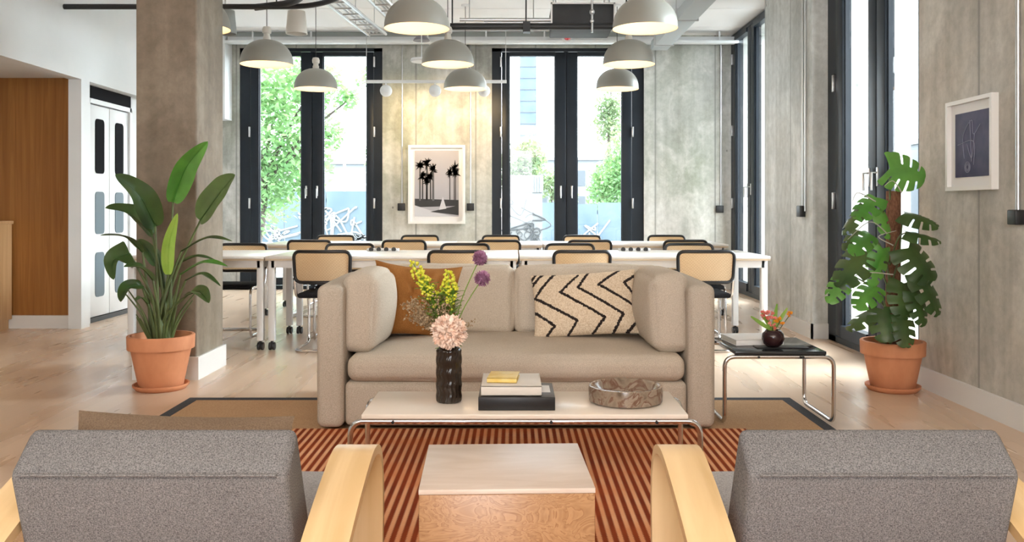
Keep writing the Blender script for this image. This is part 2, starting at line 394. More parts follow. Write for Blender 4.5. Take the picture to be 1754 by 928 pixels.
    def build(s, name, mats, parent=None, origin=None, auto=True):
        if not isinstance(mats, (list, tuple)): mats = [mats]
        off = Vector(origin) if origin is not None else (wloc(parent) if parent else Vector((0, 0, 0)))
        me = bpy.data.meshes.new(name); me.from_pydata([tuple(v-off) for v in s.v], [], s.f)
        for m in mats: me.materials.append(m)
        for p, mi, sm in zip(me.polygons, s.m, s.sm): p.material_index = mi; p.use_smooth = sm
        me.validate(); me.update()
        bm = bmesh.new(); bm.from_mesh(me); bmesh.ops.recalc_face_normals(bm, faces=bm.faces[:]); bm.to_mesh(me); bm.free()
        try: me.set_sharp_from_angle(angle=math.radians(50))
        except Exception: pass
        o = bpy.data.objects.new(name, me); COL.objects.link(o)
        if parent: o.parent = parent; o.location = off-wloc(parent) if origin is not None else (0, 0, 0)
        else: o.location = off
        return o
def tag(o, label, cat, group=None, kind=None):
    o['label'] = label; o['category'] = cat
    if group: o['group'] = group
    if kind: o['kind'] = kind
    return o
def root(name, loc, label, cat, group=None, kind=None, rz=0):
    o = bpy.data.objects.new(name, None); COL.objects.link(o); o.location = loc; o.rotation_euler = (0, 0, rz)
    o.empty_display_size = .1
    return tag(o, label, cat, group, kind)
def copy_tree(o, parent=None):
    c = o.copy(); COL.objects.link(c); c.parent = parent
    for ch in list(o.children): copy_tree(ch, c)
    return c
def pillow(b, w, h, t, M, n=40, lump=.006, pinch=.07, mi=0, matfn=None):
    nu, nv = n, max(8, int(n*h/w))
    for sg in (1, -1):
        vs = []; fs = []; ms = []
        for i in range(nu+1):
            for j in range(nv+1):
                u, v = -1+2*i/nu, -1+2*j/nv
                x = u*w/2*(1-pinch*(1-v*v)); z = v*h/2*(1-pinch*(1-u*u))
                th = t/2*max(0, (1-u**4)*(1-v**4))**.55*(.78+.22*(1-u*u)*(1-v*v))
                th *= 1+.12*mnoise.noise(Vector((u*2.1, v*2.1, sg*3)))
                th += lump*mnoise.noise(Vector((u*5, v*3, sg)))*(1-u*u)*(1-v*v)
                vs.append(M @ Vector((x, sg*th, z)))
        k0 = len(b.v); b.v += vs
        for i in range(nu):
            for j in range(nv):
                a = k0+i*(nv+1)+j; f = [a, a+nv+1, a+nv+2, a+1]
                b.f.append(f if sg < 0 else f[::-1]); b.sm.append(True)
                b.m.append(matfn((i+.5)/nu, (j+.5)/nv, sg) if matfn else mi)
    return b

# ================================================================== THE ROOM
YB = 12.0; ZC = 3.485; XR = 2.56
b = B().box(-8.4, 3.6, -4.2, 12.35, -.12, 0)
tag(b.build('floor', M_floor_m), 'pale oak plank floor running towards the tall windows', 'floor', kind='structure')
b = B().box(-8.4, 3.6, -4.2, 12.35, ZC, ZC+.2)
for k in range(6): b.box(-4.0, 3.0, 6.2+k*1.05, 6.212+k*1.05, ZC-.004, ZC+.01)
tag(b.build('ceiling', M_ceil), 'white painted concrete ceiling above the hanging lamps', 'ceiling', kind='structure')
# back wall with two tall openings
W1 = (-3.76, -1.80); W2 = (-.30, 1.785); WT = 3.31
b = B()
b.box(-4.4, W1[0], YB, YB+.35, 0, ZC); b.box(W1[1], W2[0], YB, YB+.35, 0, ZC); b.box(W2[1], 3.6, YB, YB+.35, 0, ZC)
b.box(W1[0], W1[1], YB, YB+.35, WT, ZC); b.box(W2[0], W2[1], YB, YB+.35, WT, ZC)
tag(b.build('wall_back', M_wall), 'stained grey concrete back wall between the tall window pairs', 'wall', kind='structure')
# right wall: near stretch, pier, far stretch
b = B()
b.box(XR, 3.1, 3.9, 5.53, 0, ZC); b.box(XR, 3.1, -.6, 3.9, 0, ZC)
b.box(XR, 3.1, -4.2, -.6, 0, ZC)
b.box(2.80, 3.1, 5.53, 7.5, 3.42, ZC)
tag(b.build('wall_right', M_wallR), 'warm grey board-marked concrete wall behind the potted monstera', 'wall', kind='structure')
b = B(); b.box(XR, 3.4, 7.5, 8.93, 0, ZC)
tag(b.build('wall_right_pier', M_wallF), 'pale concrete pier between the two right-hand window recesses', 'wall', kind='structure')
b = B(); b.box(3.05, 3.4, 8.93, 9.9, 0, ZC); b.box(3.05, 3.4, 9.9, 12.0, 3.46, ZC)
tag(b.build('wall_right_far', M_wallF), 'strip of concrete beside the far right window', 'wall', kind='structure')
# rear wall with wide openings behind the viewer
b = B()
for x0, x1 in ((-8.4, -1.6), (.6, 2.56)): b.box(x0, x1, -4.2, -4.0, 0, ZC)
b.box(-8.4, 2.56, -4.2, -4.0, 2.95, ZC); b.box(-8.4, 2.56, -4.2, -4.0, 0, .3)
tag(b.build('wall_rear', M_white), 'white rear wall with wide window openings', 'wall', kind='structure')
# left: white wall over the alcove, door wall
b = B()
b.box(-4.12, -4.0, -4.0, 8.1, 2.31, ZC)
b.box(-4.12, -4.0, 8.1, 8.26, 0, ZC)
b.box(-4.12, -4.0, 8.26, YB, 2.31, ZC)
b.box(-4.3, -4.12, 8.26, 8.44, 0, 2.31); b.box(-4.3, -4.12, 9.40, 10.2, 0, 2.31); b.box(-4.3, -4.12, 11.7, YB, 0, 2.31)
tag(b.build('wall_left', M_white), 'white painted wall above the alcove and double doors', 'wall', kind='structure')
b = B().box(-8.2, -4.12, 8.16, 8.26, .12, 2.36)
tag(b.build('wall_alcove', M_panel), 'orange-brown oak veneered panel wall in the alcove', 'wall', kind='structure')
b = B().box(-8.4, -8.2, -4.0, 8.3, 0, ZC)
tag(b.build('wall_far_left', M_white), 'white far left wall of the alcove', 'wall', kind='structure')
b = B().box(-8.2, -4.12, -4.0, 8.26, 2.33, 2.45)
tag(b.build('ceiling_alcove', M_white), 'lowered white ceiling over the wood-panelled alcove', 'ceiling', kind='structure')
b = B().box(-8.2, -4.13, 8.135, 8.16, 0, .12)
tag(b.build('baseboard_alcove', M_base), 'white skirting under the oak veneered panel', 'baseboard', kind='structure')
# transom above the doors
M_matte = plain('matte_black', (.012, .012, .014), .9, 0, .1)
b = B().box(-4.2, -4.11, 8.44, 9.40, 2.187, 2.325); b.box(-4.2, -4.11, 10.2, 11.7, 2.187, 2.325)
tag(b.build('trim_1', M_matte), 'black transom strip above the white double doors', 'trim', kind='structure')

def slot_door(n, y0, y1, leaves, label):
    r = root('door_%d' % n, (-4.12, y0, 0), label, 'door', kind='structure')
    B().box(-4.16, -4.10, y0, y0+.04, 0, 2.185).box(-4.16, -4.10, y1-.04, y1, 0, 2.185).box(-4.16, -4.10, y0, y1, 2.14, 2.185).build('door_frame', M_doorw, r)
    B().box(-4.16, -4.108, y0+.04, y1-.04, 0, .045).build('threshold', M_black, r); B().box(-4.20, -4.165, y0, y1, 0, 2.2).build('light_stop_panel', M_doorw, r)  # last box: unseen panel added behind the leaves to stop light leaking through
    w = (y1-y0-.10)/leaves
    for k in range(leaves):
        a = y0+.05+k*w; lf = B().box(-4.155, -4.118, a+.006, a+w-.006, .05, 2.13, bev=.004).build('door_leaf', M_doorw, r)
        dk = B(); lt = B()
        for (z0, z1, tgt) in ((1.46, 2.0, dk), (.86, 1.28, lt), (.24, .68, lt)):
            c = (a+w*.5); hw = w*.22; pr = []
            pts = fillet([(0, c, z0), (0, c-hw, z0), (0, c-hw, z1), (0, c+hw, z1), (0, c+hw, z0), (0, c, z0)], .05, 5)
            tgt.prism([(p.y, p.z) for p in pts[:-1]], -4.122, -4.112, smooth=False)
        dk.build('window_slot', M_slotd, lf); lt.build('window_slot', M_slot, lf)
    return r
M_slotd = plain('slot_glass_dark', (.010, .010, .012), .9, 0, .1)
M_slot = plain('slot_glass_grey', (.12, .16, .19), .35, 0, .3)
slot_door(1, 8.44, 9.40, 2, 'white double door with rounded slot windows left of the column')
slot_door(2, 10.2, 11.7, 2, 'white double door by the back corner, mostly behind the column')
b = B().box(-4.0, -3.86, 11.7, YB, 2.31, ZC)
tag(b.build('trim_3', M_white), 'white bulkhead above the door in the back left corner', 'trim', kind='structure')
# concrete column
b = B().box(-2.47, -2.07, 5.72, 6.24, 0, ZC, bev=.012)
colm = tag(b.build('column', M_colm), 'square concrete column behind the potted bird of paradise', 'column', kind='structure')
b = B()
b.box(-2.486, -2.054, 5.704, 5.72, 0, .15); b.box(-2.486, -2.054, 6.24, 6.256, 0, .15); b.box(-2.486, -2.47, 5.72, 6.24, 0, .15); b.box(-2.07, -2.054, 5.72, 6.24, 0, .15)
tag(b.build('baseboard_column', M_base), 'white skirting around the foot of the concrete column', 'baseboard', kind='structure')
# baseboards
b = B().box(2.543, 2.56, -4, 5.53, 0, .13); b.box(2.543, 2.56, 7.483, 8.93, 0, .13); b.box(2.543, 2.70, 7.483, 7.5, 0, .13)
tag(b.build('baseboard_right', M_base), 'white skirting along the right concrete wall', 'baseboard', kind='structure')
b = B().box(-1.80, -.30, 11.985, 12.0, 0, .12); b.box(1.785, 3.05, 11.985, 12.0, 0, .12)
tag(b.build('baseboard_back', M_base), 'white skirting along the back concrete wall', 'baseboard', kind='structure')
# trunking along the top of the back wall; downstand coloured grey for its shade
b = B().box(-3.98, 1.75, 11.80, 12.0, 3.36, ZC)
tag(b.build('trim_2', M_steel2 := plain('grey_trunking', (.36, .39, .38), .6)), 'downstand above the back windows, shade put into its grey', 'trim', kind='structure')
b = B().box(-3.85, 3.0, 11.66, 11.80, 3.315, 3.35); b.box(-3.85, 3.0, 11.78, 11.80, 3.315, 3.42)
for k in range(9): b.box(-3.5+k*.78, -3.48+k*.78, 11.70, 11.72, 3.35, ZC-.006)
tag(b.build('cable_tray', M_white), 'long white cable tray running above the back windows', 'cable tray')

# ------------------------------------------------------------------ windows
def window(n, W, posts, top, loc, rz, label, hz=(3.12, 2.16, 1.18)):
    r = root('window_%d' % n, loc, label, 'window', kind='structure')
    a0, g1, m0, g2, a1 = posts; u1 = a0; u2 = a0+g1; u3 = u2+m0; u4 = u3+g2
    def bld(bb, name, mat, par):
        o = bb.build(name, mat); o.parent = par; return o
    fr = B(); fr.box(0, a0*.55, -.03, .10, 0, top); fr.box(u4+(W-u4)*.45, W, -.03, .10, 0, top); fr.box(0, W, -.03, .10, top-.045, top); fr.box(0, W, -.03, .10, 0, .05); fr.box((u2+u3)/2-.03, (u2+u3)/2+.03, .0, .09, 0, top)
    bld(fr, 'window_frame', M_frame, r)
    mid = (u2+u3)/2
    for (s0, s1, g0, g1_, hx, hg) in ((a0*.55+.004, mid-.006, u1, u2, mid-.075, a0*.52), (mid+.006, u4+(W-u4)*.45-.004, u3, u4, mid+.075, u4+(W-u4)*.48)):
        sa = B(); sa.box(s0, g0, -.035, .015, .06, top-.055, bev=.005); sa.box(g1_, s1, -.035, .015, .06, top-.055, bev=.006)
        sa.box(g0, g1_, -.05, .03, top-.11, top-.055); sa.box(g0, g1_, -.05, .03, .06, .16)
        sa.box(g0-.002, g0+.012, -.012, .02, .16, top-.11); sa.box(g1_-.012, g1_+.002, -.012, .02, .16, top-.11)
        so = bld(sa, 'sash', M_frame, r)
        bld(B().box(g0, g1_, -.003, .007, .16, top-.11), 'pane', M_glass, so)
        h = B(); h.box(hx-.012, hx+.012, -.062, -.05, 1.28, 1.42, bev=.003); h.tube([(hx, -.055, 1.38), (hx, -.10, 1.38), (hx, -.10, 1.25)], .009, 8)
        bld(h, 'handle', M_steel, so)
        for z in hz:
            if z < top-.1: bld(B().box(hg-.012, hg+.012, -.06, -.028, z-.07, z+.07, bev=.003), 'hinge', M_steel, so)
    r.rotation_euler = (0, 0, rz)
    return r
window(1, 1.96, (.26, .58, .30, .60, .22), WT, (W1[0], YB+.06, 0), 0, 'tall dark-framed double window with the green tree behind it')
window(2, 2.085, (.24, .63, .30, .62, .295), WT, (W2[0], YB+.06, 0), 0, 'tall dark-framed double window between framed print and bare concrete')
window(3, 2.05, (.26, .60, .30, .60, .29), 3.46, (3.0, 11.97, 0), -PI/2, 'tall dark-framed window in the far right corner')
window(4, 1.97, (.34, .52, .30, .52, .29), 3.42, (2.72, 7.5, 0), -PI/2, 'tall dark-framed window behind the potted monstera')

# ------------------------------------------------------------------ outside
b = B().box(-60, 60, 12.4, 120, -.5, -.15); b.box(3.6, 60, -10, 12.4, -.5, -.15)
tag(b.build('ground', noisy('yard_concrete', (0.253, 0.253, 0.253), (0.316, 0.316, 0.306), (1, 1, 1), .9)), 'pale paved yard outside the windows', 'ground', kind='structure')
M_fence = noisy('painted_hoarding', (0.078, 0.121, 0.163), (0.121, 0.163, 0.201), (1.2, 1, .8), .8, bstr=0)
M_graf = plain('graffiti_white', (.24, .25, .26), .7)
M_grafd = plain('graffiti_dark', (.05, .055, .06), .7)
M_grafp = plain('graffiti_pink', (.75, .35, .40), .7)
M_cont = noisy('corrugated_white', (0.168, 0.178, 0.184), (0.211, 0.216, 0.221), (2, 2, 2), .6, bstr=0)
def scribble(bb, x0, x1, z0, z1, y, n, seed, r=.03, mi=1):
    rd = random.Random(seed)
    for k in range(n):
        cx, cz = rd.uniform(x0, x1), rd.uniform(z0, z1); s = rd.uniform(.2, .45)
        pts = [(cx+rd.uniform(-s, s), y, min(z1, max(z0, cz+rd.uniform(-s, s)))) for _ in range(rd.randint(3, 6))]
        bb.tube(catmull(pts, 5), r, 5, mi=mi)
def hoarding(x0, x1, y, z1, seed, label, n=16):
    b = B(); k = 0; x = x0
    while x < x1-.01:
        b.box(x+.01, min(x+1.0, x1)-.01, y, y+.06, -.15, z1-.04*(k % 2)); x += 1.0; k += 1
    b.box(x0, x1, y+.06, y+.12, z1-.3, z1-.2)
    sx0, sx1 = max(x0, -6.4), min(x1, 3.5)
    if x1 < 0: sx1 = -3.4
    scribble(b, sx0, sx1, -.1, z1-.45, y-.01, n, seed, .025)
    return tag(b.build('site_fence', [M_fence, M_graf], origin=((x0+x1)/2, y, -.15)), label, 'fence')
hoarding(-9.5, -1.2, 21, 1.55, 3, 'blue-grey site fence with white graffiti beyond the left window', 34)
hoarding(.2, 5.5, 23, 1.25, 5, 'low pale blue fence beyond the middle window', 8)
# container / shed with corrugated top
b = B(); b.box(-.15, .62, 19.0, 21.0, -.15, 1.45)
for k in range(14): b.box(-.15+k*.055, -.12+k*.055, 18.97, 19.0, 1.45, 1.80)
b.box(-.17, .64, 18.98, 21.0, 1.45, 1.82)
scribble(b, -.1, .55, 0, 1.3, 18.985, 12, 9, .014, 1)
rd = random.Random(4)
for k in range(26): 
    a = (rd.uniform(-.1, .55), 18.98, rd.uniform(-.1, .75)); rr = rd.uniform(.04, .09)
    b.tube([(a[0]+rr*math.cos(t*PI/4), a[1], a[2]+rr*math.sin(t*PI/4)) for t in range(8)], .008, 5, closed=True, mi=1)
tag(b.build('storage_shed', [M_cont, M_grafd], origin=(.2, 20, -.15)), 'small white shed with corrugated top and dark graffiti outside', 'shed')
# far buildings
M_far = noisy('pale_facade', (0.138, 0.153, 0.168), (0.178, 0.196, 0.211), (.3, .3, .3), .8, bstr=0)
M_farw = plain('facade_window_grey', (.06, .075, .09), .3)
def building(x0, x1, y0, y1, z1, label, rows, cols, side=False):
    r = root('building', ((x0+x1)/2, y0, -.15), label, 'building')
    B().box(x0, x1, y0, y1, -.15, z1).build('wall', M_far, r)
    B().box(x0-.1, x1+.1, y0-.15, y1, z1, z1+.15).build('roof', M_cont, r)
    for i in range(rows):
        for j in range(cols):
            z = .9+i*(z1-.9)/rows
            if side:
                yy = y0+(j+.35)*(y1-y0)/cols; bb = B().box(x0-.04, x0+.02, yy, yy+(y1-y0)/cols*.45, z, z+.9)
            else:
                xx = x0+(j+.35)*(x1-x0)/cols; bb = B().box(xx, xx+(x1-x0)/cols*.4, y0-.04, y0+.02, z, z+.8)
            bb.build('window', M_farw, r)
    return r
building(-15, -2.2, 40, 46, 3.1, 'low pale building with a flat roof beyond the graffiti fence', 1, 12)
building(1.0, 9, 46, 52, 3.6, 'distant pale building behind the trees of the middle window', 2, 8)
building(12, 19, 4, 30, 3.0, 'white low building seen through the right windows', 2, 9, True)
b = B().box(.42, 1.55, 60, 62, -.15, 16); 
for k in range(20): b.box(.40, 1.57, 59.95, 60, .6+k*.78, .68+k*.78, 1)
tag(b.build('tower', [noisy('tower_blue', (0.058, 0.090, 0.126), (0.078, 0.111, 0.148), (1, 1, 1), .6, bstr=0), M_farw], origin=(1, 60, -.15)), 'slim blue-grey tower rising beyond the middle window', 'tower')
# balcony-like scaffold in front of low building
b = B()
for k in range(9): b.tube([(-11+k*1.3, 30, -.15), (-11+k*1.3, 30, 2.9)], .05, 6)
for z in (1.9, 2.3, 2.85): b.tube([(-11, 30, z), (-.6, 30, z)], .045, 6)
tag(b.build('scaffold_rail', M_steel2, origin=(-6, 30, -.15)), 'grey scaffold railing behind the graffiti fence', 'railing')
def tree(loc, crowns, leafm_, label, n=2600, ls=.09, seed=1, trunk=None):
    rd = random.Random(seed); r = root('tree', loc, label, 'tree', 'trees outside the windows')
    L = Vector(loc); tb = B(); top = L+Vector(trunk or (0, 0, 2.2))
    tb.tube(catmull([L, L.lerp(top, .5)+Vector((.1, 0, 0)), top], 6), [.14, .05], 8)
    cs = [(Vector(c[:3]), c[3]) for c in crowns]
    for c, rr in cs: tb.tube(catmull([L.lerp(top, .7), (L.lerp(top, .9)+c)/2+Vector((0, 0, -.1)), c], 5), [.05, .012], 6)
    tb.build('trunk', M_bark, r)
    fb = B(); wsum = sum(rr**2 for c, rr in cs)
    for c, rr in cs:
        for k in range(int(n*rr**2/wsum)):
            d = Vector((rd.gauss(0, 1), rd.gauss(0, 1), rd.gauss(0, 1))).normalized()
            p = c+d*rr*rd.random()**.45*(1+.35*mnoise.noise(d*2+c)); 
            e = Euler((rd.uniform(-1, 1), rd.uniform(-1, 1), rd.uniform(0, 6.3))).to_matrix(); s = ls*rd.uniform(.6, 1.3)
            vs = [p+e @ Vector(q)*s for q in ((-.5, 0, 0), (0, -.28, .05), (.6, 0, 0), (0, .28, .05))]
            fb.add(vs, [(0, 1, 2, 3)], 0, True)
    fb.build('foliage', leafm_, r)
    return r
tree((-5.0, 16.5, -.15), [(-4.45, 16.3, 2.9, 1.0), (-4.2, 16.6, 1.9, .75), (-3.6, 16.0, 3.4, .55), (-5.2, 16.6, 3.6, 1.2), (-4.9, 16.5, 1.4, .8), (-3.35, 16.1, 2.45, .28), (-3.0, 16.0, 3.1, .22)],
     M_tree1, 'bright green leafy tree filling the left window', 9500, .13, 2, (.3, 0, 2.4))
tree((-2.3, 16.5, -.15), [(-2.62, 16.0, 3.5, .28), (-2.3, 16.2, 3.9, .35), (-2.55, 16.2, 2.05, .25), (-2.25, 16.1, 1.55, .22), (-2.1, 16.1, 2.0, .3)], M_tree1,
     'sprigs of a thin young tree between the two window piers', 800, .12, 3, (.25, 0, 3.3))
tree((.3, 26, -.15), [(.25, 26, 2.3, .75), (.55, 26, 2.75, .5), (.0, 26, 1.9, .5)], M_tree2, 'grey-green bushy tree above the white shed', 2600, .15, 4, (0, 0, 1.8))
tree((3.3, 24, -.15), [(2.9, 24, 1.9, .8), (3.35, 24, 2.6, .9), (3.5, 24, 3.4, .5), (2.5, 24, 1.6, .55)], M_tree1, 'light green rounded tree beyond the low blue fence', 5200, .14, 5, (0, 0, 2.0))
tree((3.1, 30, -.15), [(3.3, 30, 4.6, .5), (3.3, 30, 3.9, .6), (3.35, 30, 5.4, .3)], M_tree2, 'slim pointed tree rising behind the rounded tree', 2200, .14, 6, (.15, 0, 4.0))
tree((1.25, 29, -.15), [(1.25, 29, 1.9, .55), (1.7, 29, 1.5, .45)], M_tree2, 'low grey-green shrub tree beside the white shed', 1500, .13, 8, (0, 0, 1.3))

# ================================================================== CEILING SERVICES
b = B().tube(fillet([(-3.98, 7.75, 2.90), (-1.75, 7.75, 2.90), (-1.35, 7.4, 2.95), (-1.30, 5.2, 2.98)], .25), .024, 10)
b.tube(fillet([(-2.3, 7.78, 2.90), (-1.9, 7.72, 2.93), (-1.55, 6.8, 2.97), (-1.5, 5.2, 2.98)], .2), .03, 10)
for x in (-3.2, -2.1): b.tube([(x, 7.75, 2.92), (x, 7.75, ZC-.006)], .006, 6)
tag(b.build('pipe', M_black, origin=(-3.98, 7.75, 2.9)), 'black ceiling pipe from the white wall past the column', 'pipe')
b = B().box(-3.9, -1.98, 7.55, 7.68, 3.0, 3.06)
for x in (-3.3, -2.4): b.tube([(x, 7.6, 3.06), (x, 7.6, ZC-.006)], .006, 6)
tag(b.build('cable_duct', M_ceil, origin=(-2.8, 7.6, 3.0)), 'pale cable duct hung above the black left pipe', 'cable duct')
b = B().tube([(-.62, 8.55, 2.89), (1.2, 8.55, 2.89)], .034, 12)
b.box(.09, .16, 8.50, 8.60, 2.83, 2.93)
for x in (-.6, .12, 1.1): b.tube([(x, 8.55, 2.9), (x, 8.55, ZC-.006)], .008, 6)
tag(b.build('pipe', M_black, origin=(0, 8.55, 2.89)), 'black horizontal pipe below the air conditioning unit', 'pipe')
b = B().tube([(-.55, 8.9, 3.03), (.38, 8.9, 3.03)], .02, 8); b.tube([(-.3, 8.9, 3.0), (.38, 8.9, 3.0)], .012, 8)
for x in (-.45, .2): b.tube([(x, 8.9, 3.03), (x, 8.9, ZC-.006)], .006, 6)
tag(b.build('pipe', M_steel, origin=(0, 8.9, 3.03)), 'thin grey pipe leading into the air conditioning unit', 'pipe')
r = root('air_conditioner', (.68, 9.0, 2.93), 'black ceiling-hung air conditioning unit between two pendant lamps', 'air conditioner')
B().box(.38, 1.0, 8.75, 9.35, 2.93, 3.17, bev=.01).build('housing', noisy('dark_housing', (.02, .021, .023), (.035, .036, .038), (5, 5, 5), .6, bstr=0), r)
B().box(.37, 1.01, 8.72, 8.75, 3.15, 3.165).box(.37, .385, 8.72, 8.75, 2.95, 3.165).box(.995, 1.01, 8.72, 8.75, 2.95, 3.165).build('mounting_frame', M_steel, r)
hb = B()
for x in (.42, .96): hb.tube([(x, 8.8, 3.16), (x, 8.8, ZC-.006)], .008, 6); hb.tube([(x, 9.3, 3.16), (x, 9.3, ZC-.006)], .008, 6)
hb.build('hanger_rod', M_steel, r)
b = B().tube([(.76, 8.5, 2.82), (.76, 8.5, ZC-.006)], .012, 8).ico((.76, 8.5, 3.02), .028, 2).ico((.76, 8.5, 2.93), .022, 2)
tag(b.build('sprinkler', M_steel, origin=(.76, 8.5, 2.82)), 'white sprinkler drop pipe in front of the air conditioning unit', 'sprinkler')
r = root('duct', (1.95, 9.0, 3.2), 'grey rectangular duct running to the back wall on the right', 'duct')
db = B(); db.box(1.83, 2.05, 4.5, 11.7, 3.22, 3.34, bev=.006); db.build('casing', plain('galvanised_grey', (.42, .46, .48), .55), r)
db = B()
for y in (6, 8, 9.8, 11.3):
    db.box(1.81, 2.07, y, y+.03, 3.21, 3.35); db.tube([(1.82, y+.015, 3.3), (1.82, y+.015, ZC-.006)], .006, 6); db.tube([(2.06, y+.015, 3.3), (2.06, y+.015, ZC-.006)], .006, 6)
db.build('bracket', M_steel, r)
# ladder cable trays
for (x0, y0, x1, y1, z, w, lab) in ((-1.78, 6.6, -1.50, 9.6, 3.02, .20, 'silver ladder cable tray left of the middle pendant lamps'),
                                  (-1.35, 6.3, -1.12, 9.4, 3.00, .16, 'dark ladder cable tray beside the silver one')):
    b = B(); d = Vector((x1-x0, y1-y0, 0)); n_ = Vector((-d.y, d.x, 0)).normalized()*w/2; a0 = Vector((x0, y0, z)); mt = M_steel if 'silver' in lab else M_black
    for s in (-1, 1): b.tube([a0+n_*s, a0+d+n_*s], .016, 6)
    for k in range(13): q = a0+d*(k/12); b.tube([q-n_, q+n_], .009, 6)
    if 'silver' in lab:
        for s in (-.5, 0, .4): b.tube([a0+n_*s+Vector((0, 0, .02)), a0+d+n_*s+Vector((0, 0, .02))], .010, 6)
    for k in (2, 6, 10):
        for s in (-1, 1): q = a0+d*(k/12)+n_*s; b.tube([q, (q.x, q.y, ZC-.006)], .005, 6)
    tag(b.build('ladder_tray', mt, origin=(x0, y0, z)), lab, 'cable tray')
# alarm, detectors
b = B().lathe([(.0, 0), (.055, 0), (.055, .04), (.045, .055)], (P(972, 62, 11.6).x, 11.66, P(972, 62, 11.6).z), 24, axis='Y')
o = B(); c_ = Vector((P(972, 62, 11.6).x, 11.6, P(972, 62, 11.6).z))
o.lathe([(0, .02), (.075, .02), (.075, .05), (0, .05)], c_, 28, 0, 'Y'); o.lathe([(0, -.03), (.035, -.028), (.05, 0), (.05, .02)], c_, 28, 1, 'Y'); o.box(c_.x-.01, c_.x+.01, 11.64, 11.66, c_.z, ZC-.006)
tag(o.build('fire_alarm', [M_white, M_red], origin=c_), 'red and white fire alarm sounder above the middle window', 'alarm')
c_ = P(722, 70, 10.4)
o = B().lathe([(0, .07), (.05, .06), (.09, .02), (.10, 0), (0, 0)], c_, 24).tube([(c_.x, c_.y, c_.z+.06), (c_.x, c_.y, ZC-.006)], .006, 6)
tag(o.build('motion_detector', plain('detector_grey', (.20, .20, .23), .5), origin=c_), 'small dark grey detector dome below the large middle pendant', 'detector')
c_ = P(722, 104, 10.2)
o = B().lathe([(0, .03), (.12, .025), (.13, 0), (.12, -.015), (0, -.02)], c_, 30).tube([(c_.x, c_.y, c_.z+.02), (c_.x, c_.y, ZC-.006)], .006, 6)
tag(o.build('wifi_access_point', M_white, origin=c_), 'flat white disc access point hung before the concrete pier', 'access point')

# ------------------------------------------------------------------ pendant lamps
def make_pendant():
    r = root('pendant_lamp', (0, 0, 0), '', 'lamp', 'putty dome pendant lamps over the dining tables')
    out = [(.25, 0), (.249, .015)]+[(.25*math.cos(a)**.85, .015+.225*math.sin(a)) for a in [k*PI/2/14*.93 for k in range(1, 15)]]
    sh = B().lathe(out+[(.018, .245)], n=48, cap=False); s = sh.build('lamp_shade', M_pend, r)
    inn = [(.249, .002), (.243, .015)]+[(.243*math.cos(a)**.85, .012+.218*math.sin(a)) for a in [k*PI/2/14*.93 for k in range(1, 15)]]
    B().lathe(inn+[(0, .234)], n=48, cap=False).build('inner_lining', M_pendin, s)
    B().lathe([(.012, .235), (.036, .24), (.036, .27), (.030, .275), (.030, .30), (.042, .305), (.044, .34), (.034, .365), (.012, .37)], n=24).build('socket', M_porc, r)
    B().ico((0, 0, .15), .032, 2).build('bulb', M_bulb, r)
    B().tube([(0, 0, .365), (0, 0, .985)], .004, 6).build('cord', M_black, r)
    B().lathe([(.045, .985), (.045, .965), (0, .962)], n=20).build('ceiling_rose', M_white, r)
    ld = bpy.data.lights.new('bulb_light', 'POINT'); ld.energy = 4; ld.color = (1, .62, .30); ld.shadow_soft_size = .03
    lo = bpy.data.objects.new('bulb_light', ld); COL.objects.link(lo); lo.parent = r; lo.location = (0, 0, .10)
    return r
pend = make_pendant()
# (x px of centre, rim y px, depth)
pl = [(714, 49, 6.75, 'large putty dome pendant at the top, left of the picture centre'),
      (767, 107, 8.45, 'putty dome pendant in the middle of the central row'),
      (797, 148, 10.2, 'farthest putty dome pendant of the central row, over the framed print'),
      (1105, 47, 6.75, 'large putty dome pendant at the top right of the air conditioner'),
      (1077, 107, 8.45, 'putty dome pendant in the middle of the right row'),
      (1057, 149, 10.2, 'farthest putty dome pendant of the right row, before the window'),
      (337, 52, 6.75, 'putty dome pendant half hidden behind the concrete column'),
      (457, 107, 8.45, 'putty dome pendant left of the window with the green tree'),
      (541, 150, 10.2, 'farthest putty dome pendant of the left row, before the tree window')]
for i, (px, py, D, lab) in enumerate(pl):
    o = pend if i == 0 else copy_tree(pend)
    q = P(px, py, D); q.z = 2.50; o.location = q; o['label'] = lab
# cylinder lamps
for (px, D, lab) in ((508, 8.6, 'white conical ceiling lamp between the two left pendants'), (386, 8.3, 'grey conical ceiling lamp beside the column, behind a pendant')):
    c_ = P(px, 58, D); r = root('ceiling_lamp', c_, lab, 'lamp')
    B().lathe([(.105, 0), (.085, .22), (.0, .225), (.0, .215), (.08, .21), (.098, .0)], c_, 32, close=True).build('lamp_shade', M_porc if px == 508 else M_steel2, r)
    B().tube([c_+Vector((0, 0, .22)), (c_.x, c_.y, ZC-.006)], .008, 6).build('stem', M_white, r)
